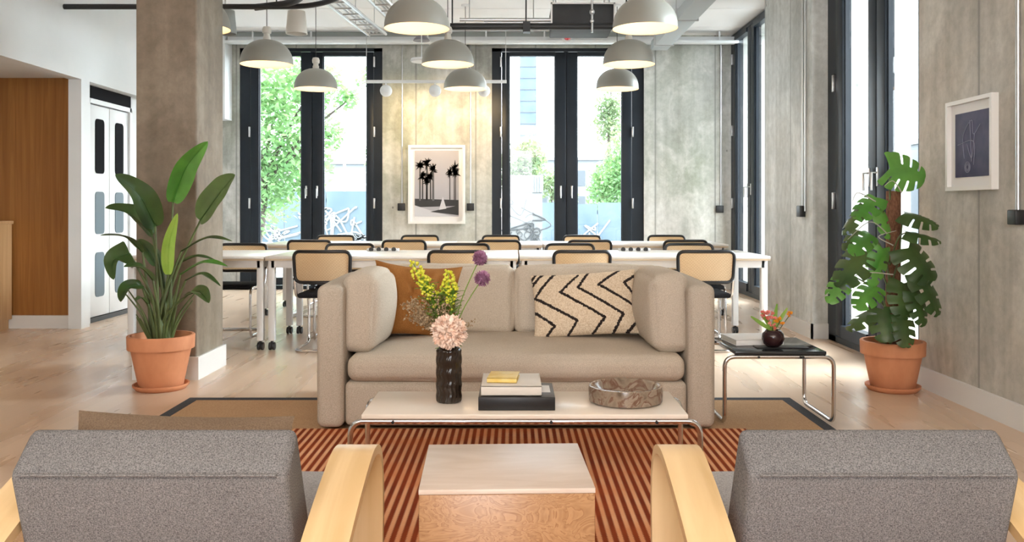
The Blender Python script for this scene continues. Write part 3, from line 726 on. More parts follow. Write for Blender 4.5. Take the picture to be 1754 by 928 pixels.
# spot track before the pier
r = root('track_rail', (-.97, 11.0, 2.70), 'white suspended spotlight rail before the concrete pier', 'rail')
B().box(-1.86, -.09, 10.975, 11.015, 2.685, 2.72).build('rail', M_white, r)
cb = B()
for x in (-1.85, -.10): cb.tube([(x, 11, 2.72), (x, 11, ZC-.006)], .005, 6)
cb.build('suspension_wire', M_steel, r)
def spot(px, lab):
    x = X_(px, 11.0); r = root('spotlight', (x, 11.0, 2.59), lab, 'spotlight', 'round white spotlights on the rail')
    c_ = Vector((x, 11.0, 2.59))
    B().lathe([(0, -.05), (.045, -.045), (.072, -.02), (.076, .02), (.07, .06), (.0, .065)], c_, 28, axis='Y').build('lamp_head', M_white, r)
    B().tube([(x, 11, 2.66), (x, 11, 2.69)], .01, 8).build('bracket', M_white, r)
    ld = bpy.data.lights.new('spot_beam', 'SPOT'); ld.energy = 34; ld.color = (1, .70, .36); ld.spot_size = 1.7; ld.spot_blend = .9; ld.shadow_soft_size = .05
    lo = bpy.data.objects.new('spot_beam', ld); COL.objects.link(lo); lo.parent = r; lo.location = (0, .09, 0); lo.rotation_euler = (math.radians(68), 0, 0)
spot(661, 'leftmost round white spotlight on the rail'); spot(745, 'middle round white spotlight on the rail'); spot(829, 'rightmost round white spotlight on the rail, behind a pendant')

ld = bpy.data.lights.new('wall_washer', 'SPOT'); ld.energy = 190; ld.color = (1, .74, .44); ld.spot_size = 1.5; ld.spot_blend = .9; ld.shadow_soft_size = .05
lo = bpy.data.objects.new('wall_washer', ld); COL.objects.link(lo); lo.location = (1.9, 4.6, 3.4)
lo.rotation_euler = Vector((-.66, 0, .75)).to_track_quat('Z', 'Y').to_euler()
# ------------------------------------------------------------------ conduits with socket boxes
def conduit(pts, box_c, n, lab, r=.009, bs=.05, two=False):
    o = B().tube(pts, r, 8)
    x, y, z = box_c
    nx, ny = n
    rt = root('conduit', pts[-1], lab, 'conduit')
    o.build('pipe_run', M_steel, rt)
    if two: B().tube([Vector(p)+Vector((0, -.07, 0)) if nx else Vector(p)+Vector((.05, 0, 0)) for p in pts], r, 8).build('pipe_run', M_steel, rt)
    q = B()
    if ny: q.box(x-bs, x+bs, y-.05, y, z-bs, z+bs, bev=.006)
    else: q.box(x-.05, x, y-bs, y+bs, z-bs, z+bs, bev=.006)
    q.build('socket_box', M_black, rt)
conduit([(X_(689, 12), 11.985, 3.35), (X_(689, 12), 11.985, 1.13)], (X_(688, 12), 11.999, 1.13), (0, 1), 'wall conduit and black socket left of the palm print')
conduit([(X_(806, 12), 11.985, 3.35), (X_(806, 12), 11.985, 1.13)], (X_(806, 12), 11.999, 1.13), (0, 1), 'wall conduit and black socket right of the palm print')
conduit([(X_(1234, 12), 11.985, 3.40), (X_(1234, 12), 11.985, 1.10)], (X_(1232, 12), 11.999, 1.10), (0, 1), 'wall conduit and black socket in the far right corner')
conduit([(2.548, 7.73, 3.4), (2.548, 7.73, 1.09)], (2.559, 7.73, 1.09), (1, 0), 'wall conduit and black socket on the pale concrete pier', two=True)
conduit([(2.545, 4.42, 3.4), (2.545, 4.42, 1.10)], (2.559, 4.42, 1.075), (1, 0), 'wall conduit and black socket right of the blue print', r=.012, bs=.038)

# ================================================================== PICTURES
r = root('framed_picture', (-1.05, 11.99, .9), 'white-framed black and white print of palm trees on the pier', 'picture')
x0, x1, z0, z1 = X_(700, 12), X_(797, 12), .90, 1.975; y = 11.93
fb = B(); fw = .035
fb.box(x0, x0+fw, y, y+.06, z0, z1); fb.box(x1-fw, x1, y, y+.06, z0, z1); fb.box(x0+fw, x1-fw, y, y+.06, z0, z0+fw); fb.box(x0+fw, x1-fw, y, y+.06, z1-fw, z1)
fb.build('picture_frame', M_fwhite, r)
B().box(x0+fw, x1-fw, y+.03, y+.05, z0+fw, z1-fw).build('mount', M_fpaper, r)
pb = B(); yp = y+.026
u0, u1, v0, v1 = x0+.088, x1-.088, z0+.10, z1-.075
def ph(u, v): return (u0+(u1-u0)*u, v0+(v1-v0)*v)
def poly(bb, pts, mi, dy=0):
    n = len(pts); vs = [(ph(u, v)[0], yp-dy, ph(u, v)[1]) for u, v in pts]+[(ph(u, v)[0], yp-dy+.001, ph(u, v)[1]) for u, v in pts]
    bb.add(vs, [tuple(range(n)), tuple(range(2*n-1, n-1, -1))]+[(i, (i+1) % n, n+(i+1) % n, n+i) for i in range(n)], mi)
poly(pb, [(0, 0), (1, 0), (1, 1), (0, 1)], 0, 0)
poly(pb, [(0, .14), (1, .16), (1, .25), (0, .27)], 1, .0012)
poly(pb, [(.35, .07), (1, .02), (1, .17), (.6, .11)], 1, .0016)
poly(pb, [(0, 0), (.9, 0), (.5, .06), (0, .17)], 2, .0014)
rd = random.Random(11)
for (tx, h, w) in ((.12, .78, .04), (.18, .62, .03), (.28, .80, .035), (.27, .55, .03), (.42, .72, .05), (.36, .62, .03), (.80, .66, .022), (.90, .74, .022), (.93, .66, .02)):
    poly(pb, [(tx-w/2, .24), (tx+w/2, .24), (tx+w/2.6, h), (tx-w/2.6, h)], 1 if w < .04 else 3, .0020)
    for k in range(20):
        a = rd.uniform(0, 2*PI); L = rd.uniform(.07, .13); c = (tx+rd.uniform(-.02, .02), h+rd.uniform(-.035, .035)); s = .026
        poly(pb, [(c[0]-s*math.sin(a), c[1]+s*math.cos(a)*.7), (c[0]+L*math.cos(a), c[1]+L*.75*math.sin(a)), (c[0]+s*math.sin(a), c[1]-s*math.cos(a)*.7)], 1, .0024)
poly(pb, [(.55, .10), (.72, .12), (.64, .30)], 2, .0026)
pb.build('print', [plain('print_grey', (.40, .39, .42), .6), plain('print_black', (.03, .03, .032), .6), plain('print_light', (.56, .56, .59), .6), plain('print_mid', (.11, .11, .115), .6)], r)
# right wall picture (blue print, deep frame)
r = root('framed_picture', (2.56, 4.87, 1.22), 'white-framed blue-violet line print on the right concrete wall', 'picture')
ya, yb_, za, zb = 4.62, 5.115, 1.22, 1.732; fx = 2.52
fb = B(); fw = .022
fb.box(fx, 2.559, ya, ya+fw, za, zb); fb.box(fx, 2.559, yb_-fw, yb_, za, zb); fb.box(fx, 2.559, ya+fw, yb_-fw, za, za+fw); fb.box(fx, 2.559, ya+fw, yb_-fw, zb-fw, zb)
fb.build('picture_frame', M_fwhite, r)
B().box(2.545, 2.555, ya+fw, yb_-fw, za+fw, zb-fw).build('mount', M_fpaper, r)
pb = B(); pb.box(2.541, 2.545, ya+.055, yb_-.075, za+.075, zb-.075)
cy = (ya+yb_)/2-.01
for pts in ([(-.08, .12), (-.09, .25), (.0, .33), (.02, .25), (.09, .3)], [(-.05, .2), (0, .12), (.03, .25)], [(-.15, .2), (.02, .21), (.02, .08)], [(0, .1), (-.02, .33)]):
    pb.tube(catmull([(2.5395, cy-p, za+.06+q) for p, q in pts], 6), .0018, 5, mi=1)
for k in range(3): pb.tube([(2.5395, cy+.045+(.03-.008*k)*math.cos(t*PI/8), za+.13+(.03-.008*k)*math.sin(t*PI/8)) for t in range(16)], .0016, 5, closed=True, mi=1)
pb.build('print', [noisy('blue_violet_print', (.030, .028, .085), (.055, .050, .115), (14, 14, 14), .6, bstr=0), plain('chalk_line', (.26, .27, .36), .5)], r)

# ================================================================== LEFT CABINET
r = root('cabinet', (-5.2, 7.9, 0), 'light oak low cabinet at the far left edge beside the panel wall', 'cabinet')
B().box(-6.6, -4.66, 7.72, 8.13, .09, .97).box(-6.6, -4.69, 7.78, 8.13, 0, .09).build('body', M_cab, r)
B().box(-6.62, -4.64, 7.69, 8.13, .97, 1.0, bev=.003).build('top', M_cab, r)
for k in range(3):
    xx = -6.6+k*.647; B().box(xx+.004, xx+.64, 7.70, 7.72, .10, .96, bev=.002).build('door', M_cab, r)

# ================================================================== DINING TABLES AND CHAIRS
def table(x0, x1, y0, y1, label, casters=True):
    r = root('dining_table', ((x0+x1)/2, (y0+y1)/2, 0), label, 'table', 'long white tables behind the sofa')
    tb = B(); tb.box(x0, x1, y0, y1, .722, .742, 0, bev=.003); tb.box(x0+.001, x1-.001, y0+.001, y1-.001, .708, .7215, 1)
    tb.build('tabletop', [M_tabtop, M_tabedge], r)
    B().box(x0+.04, x1-.04, y0+.03, y0+.05, .65, .708).box(x0+.04, x1-.04, y1-.05, y1-.03, .65, .708).box(x0+.03, x0+.05, y0+.05, y1-.05, .65, .708).box(x1-.05, x1-.03, y0+.05, y1-.05, .65, .708).build('apron', M_tableg, r)
    for x in (x0+.015, x1-.065):
        for y in (y0+.03, y1-.08):
            lg = B().box(x, x+.05, y, y+.05, .075, .708, bev=.003).build('leg', M_tableg, r)
            c = B(); cx_, cy_ = x+.025, y+.025
            for s in (-1, 1): c.lathe([(0, -.009), (.030, -.009), (.032, 0), (.030, .009), (0, .009)], (cx_+s*.014, cy_, .032), 18, axis='X')
            c.box(cx_-.006, cx_+.006, cy_-.02, cy_+.02, .03, .076)
            c.build('caster', M_black, lg)
    return r
table(-3.05, -1.955, 6.85, 7.85, 'left end table of the front white row, beside the column')
table(-1.945, .035, 6.85, 7.85, 'middle white table of the front row behind the sofa')
table(.045, 2.01, 6.85, 7.85, 'right end table of the front white row')
table(-2.62, -.64, 9.05, 9.95, 'left white table of the back row before the tree window')
table(-.63, .30, 9.05, 9.95, 'middle white table of the back row below the palm print')
table(.31, 2.22, 9.05, 9.95, 'right white table of the back row near the far corner')
def make_chair():
    r = root('dining_chair', (0, 0, 0), '', 'chair', 'cantilever cane-back dining chairs')
    w = .215
    for s in (-1, 1):
        pts = fillet([(0, .0, .0125), (s*w, .0, .0125), (s*w, .47, .0125), (s*w, .47, .425), (s*w, .04, .425), (s*w, -.005, .56)], .07, 6)
        B().tube(pts, .0115, 10).build('leg', M_chrome, r)
    B().box(-w+.005, w-.005, .05, .47, .415, .455, bev=.016, seg=3).build('seat', M_blackf, r)
    def cy(x): return -.035*(1-(x/w)**2)
    loop = fillet([(0, 0, .785), (w+.005, 0, .785), (w-.005, 0, .545), (-w+.005, 0, .545), (-w-.005, 0, .785), (0, 0, .785)], .055, 6)
    ring = []
    for p in loop[:-1]: ring.append(p)
    dense = []
    for i in range(len(ring)):
        a, b2 = ring[i], ring[(i+1) % len(ring)]; k = max(1, int((b2-a).length/.03))
        for t in range(k): dense.append(a.lerp(b2, t/k))
    dense = [Vector((p.x, cy(p.x)-(p.z-.55)*.1, p.z)) for p in dense]
    bf = B().tube(dense, .0135, 8, closed=True).build('back_frame', M_blackp, r)
    cb = B(); n = 12; vs = []; fs = []
    for sgn in (0, 1):
        for i in range(n+1):
            x = -w+.008+(2*w-.016)*i/n
            for z in (.552, .60, .73, .778):
                xx = x*(.97 if z in (.552, .778) else 1); vs.append((xx, cy(xx)-(z-.55)*.1+sgn*.004, z))
    m = (n+1)*4
    for sgn in (0, 1):
        for i in range(n):
            for j in range(3): a = sgn*m+i*4+j; fs.append((a, a+4, a+5, a+1))
    cb.add(vs, fs, 0, True); cb.build('cane_panel', M_cane, r)
    return r
ch = make_chair(); first = [True]
def place(x, y, rz, lab):
    o = ch if first[0] else copy_tree(ch); first[0] = False
    o.location = (x, y, 0); o.rotation_euler = (0, 0, rz); o['label'] = lab
for x, w_ in ((-1.48, 'left end, beside the sofa arm'), (-.44, 'second from left, behind the brown pillow'), (.527, 'third from left, behind the zigzag pillow'), (1.485, 'right end, beyond the right sofa arm')):
    place(x, 6.78, 0, 'cane chair, near side of front tables, ' + w_)
for x, w_ in ((-2.48, 'leftmost, next to the column'), (-1.50, 'second from left'), (-.445, 'middle one'), (.515, 'fourth from left'), (1.605, 'rightmost')):
    place(x, 8.0, PI, 'cane chair, far side of front tables, ' + w_)
for x, w_ in ((-2.08, 'leftmost, below the tree window'), (-1.116, 'second from left'), (-.155, 'middle one'), (.773, 'fourth from left'), (1.748, 'rightmost')):
    place(x, 8.93, 0, 'cane chair, near side of back tables, ' + w_)
for x, w_ in ((-2.12, 'leftmost'), (-1.116, 'below the palm print'), (-.153, 'middle one'), (.811, 'fourth from left'), (1.817, 'rightmost')):
    place(x, 10.4, PI, 'cane chair on the far window side of the back tables, ' + w_)
for (x, lab) in ((1.06, 'small black and white power strip on the right front table'), (-1.15, 'small black and white power strip on the middle front table')):
    b = B().box(x-.14, x+.14, 7.68, 7.74, .7425, .765, bev=.004)
    for k in range(4): b.lathe([(0, 0), (.02, 0), (.02, .004), (0, .004)], (x-.1+k*.066, 7.676, .756), 14, 1, 'Y')
    tag(b.build('power_strip', [M_white, M_black], origin=(x, 7.71, .7425)), lab, 'power strip')

# ================================================================== RUGS
def rug(name, x0, x1, y0, y1, z0, z1, mats, border, label):
    b = B(); b.box(x0+border, x1-border, y0+border, y1-border, z0, z1, 0)
    if border:
        for q in ((x0, x1, y1-border, y1), (x0, x1, y0, y0+border), (x0, x0+border, y0+border, y1-border), (x1-border, x1, y0+border, y1-border)):
            b.box(*q, z0, z1+.001, 1)
    return tag(b.build(name, mats, origin=((x0+x1)/2, (y0+y1)/2, z0)), label, 'rug')
rug('sisal_rug', -1.90, 1.62, 1.0, 5.14, .0005, .008, [M_sisal, M_border], .062, 'large tan sisal rug with charcoal border under the sofa')
rug('striped_rug', -1.10, 1.16, .9, 4.385, .0095, .018, [M_stripe, M_border], 0, 'rust and orange striped flatweave rug under the coffee table')
ZR = .019

# ================================================================== SOFA
r = root('sofa', (.01, 4.9, ZR), 'beige linen two-seat sofa with loose cushions facing the armchairs', 'sofa')
SX0, SX1 = -.985, 1.006
for (a, c_) in ((SX0, SX0+.135), (SX1-.135, SX1)):
    B().cushion(a, c_, 4.36, 5.42, .025, .735, .035, (.006, .003, .014), 8, lump=.003).build('arm', M_sofa, r)
B().cushion(SX0+.138, SX1-.138, 4.375, 5.25, .03, .252, .03, (0, .008, .004), 10).build('base', M_sofa, r)
B().cushion(SX0+.138, SX1-.138, 5.24, 5.42, .03, .735, .05, (0, .006, .01), 10).build('backrest', M_sofa, r)
B().cushion(SX0+.152, SX1-.150, 4.355, 5.24, .253, .385, .05, (0, .012, .032), 16, lump=.006).build('seat_cushion', M_sofa2, r)
T = Matrix.Rotation(math.radians(-9), 4, 'X')
for (a, c_) in ((SX0+.16, .0), (.008, SX1-.16)):
    B().cushion(a, c_, 5.02, 5.22, .385, .782, .045, (.012, .035, .014), 12, lump=.010, M=T).build('back_cushion', M_sofa2, r)
for x in (SX0+.07, SX1-.07):
    for y in (4.45, 5.32): B().box(x-.03, x+.03, y-.03, y+.03, ZR, .035).build('foot', M_black, r)
for (a, c_, sg, lab) in ((-.868, -.690, 1, 'beige side bolster cushion against the left sofa arm'), (.697, .882, -1, 'beige side bolster cushion against the right sofa arm')):
    Mx = Matrix.Rotation(math.radians(sg*3.0), 4, 'Y') @ Matrix.Rotation(math.radians(sg*-2), 4, 'Z')
    b = B().cushion(a, c_, 4.43, 5.0, .392, .785, .050, (.045, .008, .018), 12, lump=.010, M=Mx)
    tag(b.build('bolster_cushion', M_sofa2, origin=((a+c_)/2, 4.7, .39)), lab, 'cushion')
# rust pillow
Mp = Matrix.Translation((-.545, 4.93, .600)) @ Matrix.Rotation(math.radians(-16), 4, 'X') @ Matrix.Rotation(math.radians(2), 4, 'Y') @ Matrix.Rotation(math.radians(12), 4, 'Z')
tag(pillow(B(), .50, .43, .15, Mp, 36, lump=.045, pinch=.13).build('throw_pillow', M_rust, origin=(-.545, 4.9, .39)), 'rust brown linen pillow behind the flowers on the sofa', 'cushion')
# zigzag pillow
LINES = [[(.235, 0), (.01, .38), (.42, .80), (.33, 1.0)], [(.455, .05), (.27, .33), (.69, .77), (.56, 1.0)], [(.56, 0), (.45, .27), (.87, .72), (.75, 1.0)],
         [(.87, -.02), (.65, .24), (1.02, .62)], [(.05, 0), (-.1, .30)], [(0, .60), (.20, .85), (.12, 1.0)], [(1.0, .82), (.88, 1.0)], [(1.0, .12), (.90, .22), (1.0, .42)], [(.12, .0), (.0, .18)]]
def zig(u, v, sg):
    if sg > 0: return 0
    v = 1-v; x, y = u*1.66, v
    w = .021+.010*mnoise.noise(Vector((u*60, v*40, 0)))
    for L in LINES:
        for (a, c_) in zip(L, L[1:]):
            ax, ay, bx, by = a[0]*1.66, a[1], c_[0]*1.66, c_[1]
            dx, dy = bx-ax, by-ay; t = max(0, min(1, ((x-ax)*dx+(y-ay)*dy)/(dx*dx+dy*dy)))
            jx = .012*mnoise.noise(Vector((u*30, v*30, 5)))
            if math.hypot(x-ax-t*dx+jx, y-ay-t*dy) < w: return 1
    return 0
Mp = Matrix.Translation((.39, 4.83, .592)) @ Matrix.Rotation(math.radians(-19), 4, 'X') @ Matrix.Rotation(math.radians(-2.5), 4, 'Y') @ Matrix.Rotation(math.radians(-5), 4, 'Z')
tag(pillow(B(), .58, .36, .15, Mp, 170, pinch=.05, matfn=zig).build('throw_pillow', [M_cream, M_blackw], origin=(.39, 4.8, .39)), 'cream lumbar pillow with black zigzag lines on the sofa', 'cushion')

# ================================================================== COFFEE TABLE AND THINGS ON IT
def tube_table(name, x0, x1, lx0, lx1, y0, y1, z, topm, label, r_=.011, zb=ZR):
    r = root(name, ((x0+x1)/2, (y0+y1)/2, zb), label, 'table')
    tp = B().box(x0, x1, y0, y1, z-.018, z, bev=.003).build('tabletop', topm, r)
    ya, yb2 = y0+.012, y1-.012; zr = z-.018-r_
    for (xi, xo) in ((x0+.0, lx0), (x1, lx1)):
        pts = [( (x0+x1)/2, ya, zr), (xo, ya, zr), (xo, ya, zb+r_), (xo, yb2, zb+r_), (xo, yb2, zr), ((x0+x1)/2, yb2, zr)]
        B().tube(fillet(pts, .055, 7), r_, 12).build('leg', M_chrome, r)
    for x in (x0+.12, (x0+x1)/2+.1, x1-.12): B().lathe([(0, 0), (.006, 0), (.006, .012), (0, .012)], (x, ya-r_-.008, zr), 10, axis='Y').build('screw', M_black, r)
    return r
tube_table('coffee_table', -.578, .662, -.622, .710, 3.32, 3.74, .34, M_laminate := noisy('cream_laminate', (.84, .76, .66), (.88, .81, .72), (3, 3, 3), .22, bstr=0), 'low coffee table with cream top and bent chrome legs')
# books
def book(name, x0, x1, y0, y1, z0, z1, cover, rz, label, box=False, group='books stacked on the coffee table'):
    c = Vector(((x0+x1)/2, (y0+y1)/2, z0)); r = root(name, c, label, 'book', group)
    t = .004
    cv = B()
    if box: cv.box(x0, x1, y0, y1, z0, z1, bev=.002)
    else:
        cv.box(x0, x1, y0, y1, z1-t, z1, bev=.001); cv.box(x0, x1, y0, y1, z0, z0+t, bev=.001); cv.box(x0, x1, y0, y0+t, z0, z1, bev=.001)
    cv.build('cover', cover, r)
    if not box: B().box(x0+.002, x1-.005, y0+t, y1-.005, z0+t, z1-t).build('pages', M_pages, r)
    r.rotation_euler.z = rz
    return r
bb = book('book', -.137, .160, 3.38, 3.66, .341, .392, M_bookb, 0, 'thick black boxed book at the bottom of the coffee-table stack', True)
B().box(.085, .145, 3.47, 3.60, .3925, .3935).build('cover_label', M_fpaper, bb)
book('book', -.127, .108, 3.395, 3.66, .394, .432, M_bookw, 0, 'cream hardcover book in the middle of the coffee-table stack')
book('book', -.100, .018, 3.45, 3.60, .433, .452, M_booky, math.radians(-5), 'small yellow book on top of the coffee-table stack')
# marble bowl
c_ = Vector((.452, 3.54, .341))
b = B().lathe([(0, 0), (.135, 0), (.148, .008), (.150, .05), (.147, .066), (.136, .068), (.126, .060), (.112, .035), (.07, .018), (0, .014)], c_, 64)
tag(b.build('marble_bowl', M_marble, origin=c_), 'round brown marble bowl on the right of the coffee table', 'bowl')
# ribbed dark vase
VC = Vector((-.262, 3.54, .341))
prof = [(0, 0), (.046, 0), (.050, .004)]
for k in range(46):
    t = k/45; prof.append((.0505+.0011*math.sin(t*PI*4*2), .006+t*.20))
prof += [(.046, .215), (.036, .222), (.037, .232), (.034, .233), (.033, .222), (.040, .21), (.044, .02), (0, .014)]
vs = B().lathe(prof, VC, 72)
for i, v in enumerate(vs.v):
    d = v-VC; a = math.atan2(d.y, d.x); rr = math.hypot(d.x, d.y)
    if rr > .045: k_ = 1+.03*math.sin(a*18+math.sin(d.z*120)*1.2); v.x = VC.x+d.x*k_; v.y = VC.y+d.y*k_
tag(vs.build('flower_vase', M_vase, origin=VC), 'dark ribbed glass cylinder vase on the coffee table', 'vase')
mouth = VC+Vector((0, 0, .225))
def flower(name, label, cat='flower', group='cut flowers in the dark ribbed vase', loc=None): return root(name, loc or VC+Vector((0, 0, .02)), label, cat, group)
def stem(b_, tip, base=None, bend=(0, 0, .04), r=.0022):
    base = base or VC+Vector((random.uniform(-.02, .02), random.uniform(-.02, .02), .03))
    m = mouth+Vector(((tip.x-mouth.x)*.12, (tip.y-mouth.y)*.12, .01)); pts = catmull([base, m, (m+tip)/2+Vector(bend), tip], 8); b_.tube(pts, r, 6); return pts
def petal(b_, c, d, up, L, W, curl=.3, mi=0):
    d = d.normalized(); s = d.cross(up).normalized(); n_ = s.cross(d).normalized(); vs = []; fs = []
    for i in range(5):
        t = i/4; w = W*math.sin(PI*(.12+.80*t))**.8; p = c+d*L*t+n_*(curl*L*t*t)
        for s_ in (-1, 0, 1): vs.append(p+s*w*s_/2+n_*(abs(s_)*W*.18))
    for i in range(4):
        for j in range(2): a = i*3+j; fs.append((a, a+1, a+4, a+3))
    b_.add(vs, fs, mi, True)
# peony
pc = P(769, 568, 3.46)
r = flower('peony', 'large pale pink peony leaning over the front of the dark vase')
sb = B(); stem(sb, pc+Vector((0, .01, -.03)), bend=(0, 0, 0)); sb.build('stem', M_stem, r)
pb = B(); rd = random.Random(5); pb.ico(pc, .045, 2)
for k in range(760):
    z = 1-2*(k+.5)/760; a = k*2.39996; q = Vector((math.sqrt(1-z*z)*math.cos(a), math.sqrt(1-z*z)*math.sin(a), z))
    up = Vector((rd.uniform(-1, 1), rd.uniform(-1, 1), rd.uniform(-1, 1))).normalized()
    base = pc+Vector((q.x*.044, q.y*.037, q.z*.037))*1; petal(pb, base, q+up*.35, up, rd.uniform(.018, .036), rd.uniform(.010, .018), rd.uniform(-.3, .6))
pb.build('blossom', M_pinkp, r)
# alliums
for (px, py, rr, lab) in ((822, 442, .032, 'purple allium globe, the higher of the two in the vase'), (826, 477, .034, 'purple allium globe, the lower of the two in the vase')):
    tip = P(px, py, 3.60); r = flower('allium', lab)
    sb = B(); stem(sb, tip, bend=(-.02, 0, 0)); sb.build('stem', M_green, r)
    pb = B().ico(tip, rr*.55, 2)
    for k in range(260):
        z = 1-2*(k+.5)/260; a = k*2.39996; q = Vector((math.sqrt(1-z*z)*math.cos(a), math.sqrt(1-z*z)*math.sin(a), z))
        petal(pb, tip+q*rr*.5, q+Vector((rd.uniform(-.4, .4), rd.uniform(-.4, .4), rd.uniform(-.4, .4))), Vector((.3, .5, .8)), rr*rd.uniform(.4, .6), rr*.22, .1)
    pb.build('blossom', M_purple, r)
# yellow spikes
def spike(tips, lab, D):
    r = flower('goldenrod_spray', lab); sb = B(); fb = B(); lb = B(); rd = random.Random(len(tips))
    for (px, py, n) in tips:
        tip = P(px, py, D+rd.uniform(-.04, .04)); pts = stem(sb, tip, bend=(0, 0, .01), r=.0025)
        m = len(pts)
        for k in range(n):
            t = 1-(k/n)*.28; p = pts[min(m-1, int(t*(m-1)))]; wd = .012+.014*math.sin(PI*min(1, k/n*1.1))
            for q in range(3): fb.ico(p+Vector((rd.uniform(-wd, wd), rd.uniform(-wd, wd), rd.uniform(-.012, .012))), rd.uniform(.0045, .0085), 1)
        for k in range(64):
            t = .30+.55*rd.random(); p = pts[int(t*(m-1))]; a = rd.uniform(0, 2*PI)
            petal(lb, p, Vector((math.cos(a), math.sin(a), rd.uniform(.3, 1.5))), Vector((0, 0, 1)), rd.uniform(.035, .062), .013, -.3)
    sb.build('stem', M_green, r); fb.build('blossom', M_yel, r); lb.build('leaf', M_green, r)
spike([(708, 450, 18), (722, 466, 16), (735, 487, 14)], 'yellow-green goldenrod spray leaning left in the vase', 3.56)
spike([(768, 466, 20), (776, 484, 12), (762, 486, 12)], 'yellow-green goldenrod spray standing upright in the vase', 3.60)
# dried grass
r = flower('dried_grass_spray', 'brown dried seed-head spray spreading left from the vase'); sb = B(); fb = B(); rd = random.Random(21)
for k in range(60):
    px = rd.uniform(690, 768); py = 498+abs(px-740)*.35+rd.uniform(0, 50); tip = P(px, py, rd.uniform(3.46, 3.62)); pts = stem(sb, tip, bend=(0, 0, .015), r=.0008)
    for q in range(16):
        p = pts[-1-rd.randint(0, 9)]+Vector((rd.uniform(-.014, .014), rd.uniform(-.014, .014), rd.uniform(-.012, .012))); fb.ico(p, rd.uniform(.0025, .0055), 1)
for (px, py) in ((800, 552), (808, 556), (812, 548), (790, 545)):
    pts = stem(sb, P(px, py, 3.5), bend=(0, 0, .015), r=.0009)
    for q in range(6): fb.ico(pts[-1-q]+Vector((rd.uniform(-.008, .008), 0, rd.uniform(-.006, .006))), .003, 1)
sb.build('stem', M_dry, r); fb.build('seed_head', M_dry, r)['kind'] = 'stuff'

# ================================================================== SIDE TABLE
r = tube_table('side_table', 1.125, 1.590, 1.075, 1.630, 4.45, 4.93, .393, M_smoke, 'small side table with smoked black top and chrome tube legs')
book('book', 1.16, 1.42, 4.63, 4.87, .394, .426, M_fpaper, math.radians(6), 'thick white book on the smoked side table', group='books on the side table')
book('magazine', 1.26, 1.53, 4.53, 4.62, .394, .399, M_bookb, 0, 'thin black booklet lying under the small round vase', True, group='books on the side table')
c_ = Vector((X_(1322, 4.58), 4.56, .4))
b = B().lathe([(0, 0), (.028, 0), (.048, .016), (.058, .042), (.054, .068), (.040, .086), (.036, .088), (.046, .068), (.050, .042), (.04, .018), (0, .01)], c_, 40)
tag(b.build('bud_vase', M_vase2 := plain('dark_amethyst_glass', (.03, .012, .014), .1), origin=c_), 'small round dark vase on the side table', 'vase')
def blossom(center, n, rr, m, name, lab, rd):
    r = root(name, c_+Vector((0, 0, .015)), lab, 'flower', 'cut flowers in the small round vase')
    B().tube(catmull([c_+Vector((0, 0, .02)), c_+Vector(((center.x-c_.x)*.3, 0, .08)), center], 6), .0022, 6).build('stem', M_stem, r)
    pb = B()
    for k in range(n):
        q = Vector((rd.uniform(-1, 1), rd.uniform(-1, 1), rd.uniform(-.5, 1))).normalized()
        cc = center+q*rr*rd.uniform(.1, .6)
        for j in range(5):
            d = q+Vector((math.cos(j*1.257), math.sin(j*1.257), 0))*.9; petal(pb, cc, d, q, rr*.55, rr*.36, .25)
    pb.build('blossom', m, r); return r
rd = random.Random(8)
blossom(P(1316, 541, 4.56), 16, .040, M_redp, 'coral_flower', 'coral pink blossom cluster in the small round vase', rd)
blossom(P(1336, 550, 4.55), 10, .030, M_oran, 'orange_flower', 'lower orange blossom in the small round vase', rd)
blossom(P(1353, 539, 4.58), 8, .024, M_oran, 'orange_flower', 'higher orange blossom at the right of the small vase', rd)
blossom(P(1324, 560, 4.52), 6, .022, M_redp, 'coral_flower', 'small coral blossom drooping over the round vase rim', rd)
r = root('leaf_sprig', c_+Vector((0, 0, .015)), 'long green leaves spreading from the small round vase', 'leaf', 'cut flowers in the small round vase')
lb = B()
for (px, py) in ((1285, 542), (1348, 527), (1330, 520), (1304, 536)):
    tip = P(px, py, 4.56); p0 = c_+Vector((0, 0, .08)); d = tip-p0; petal(lb, p0, d, Vector((0, -1, .2)), d.length, .022, .05)
lb.build('leaf', M_green, r)

# ================================================================== BLOCK TABLE
r = root('block_table', (-.0225, 2.30, ZR), 'square plywood block table between the armchairs, reflected light coloured into its pale top', 'table', rz=0)
hw, hd = .2115, .20
bb = B().box(-hw, hw, -hd, hd, 0, .418, bev=.002); o = bb.build('body', M_burl); o.parent = r
bb = B().box(-hw-.001, hw+.001, -hd-.001, hd+.001, .4185, .431, bev=.0015); o = bb.build('top', M_burltop); o.parent = r
r.rotation_euler.z = math.radians(2.0)

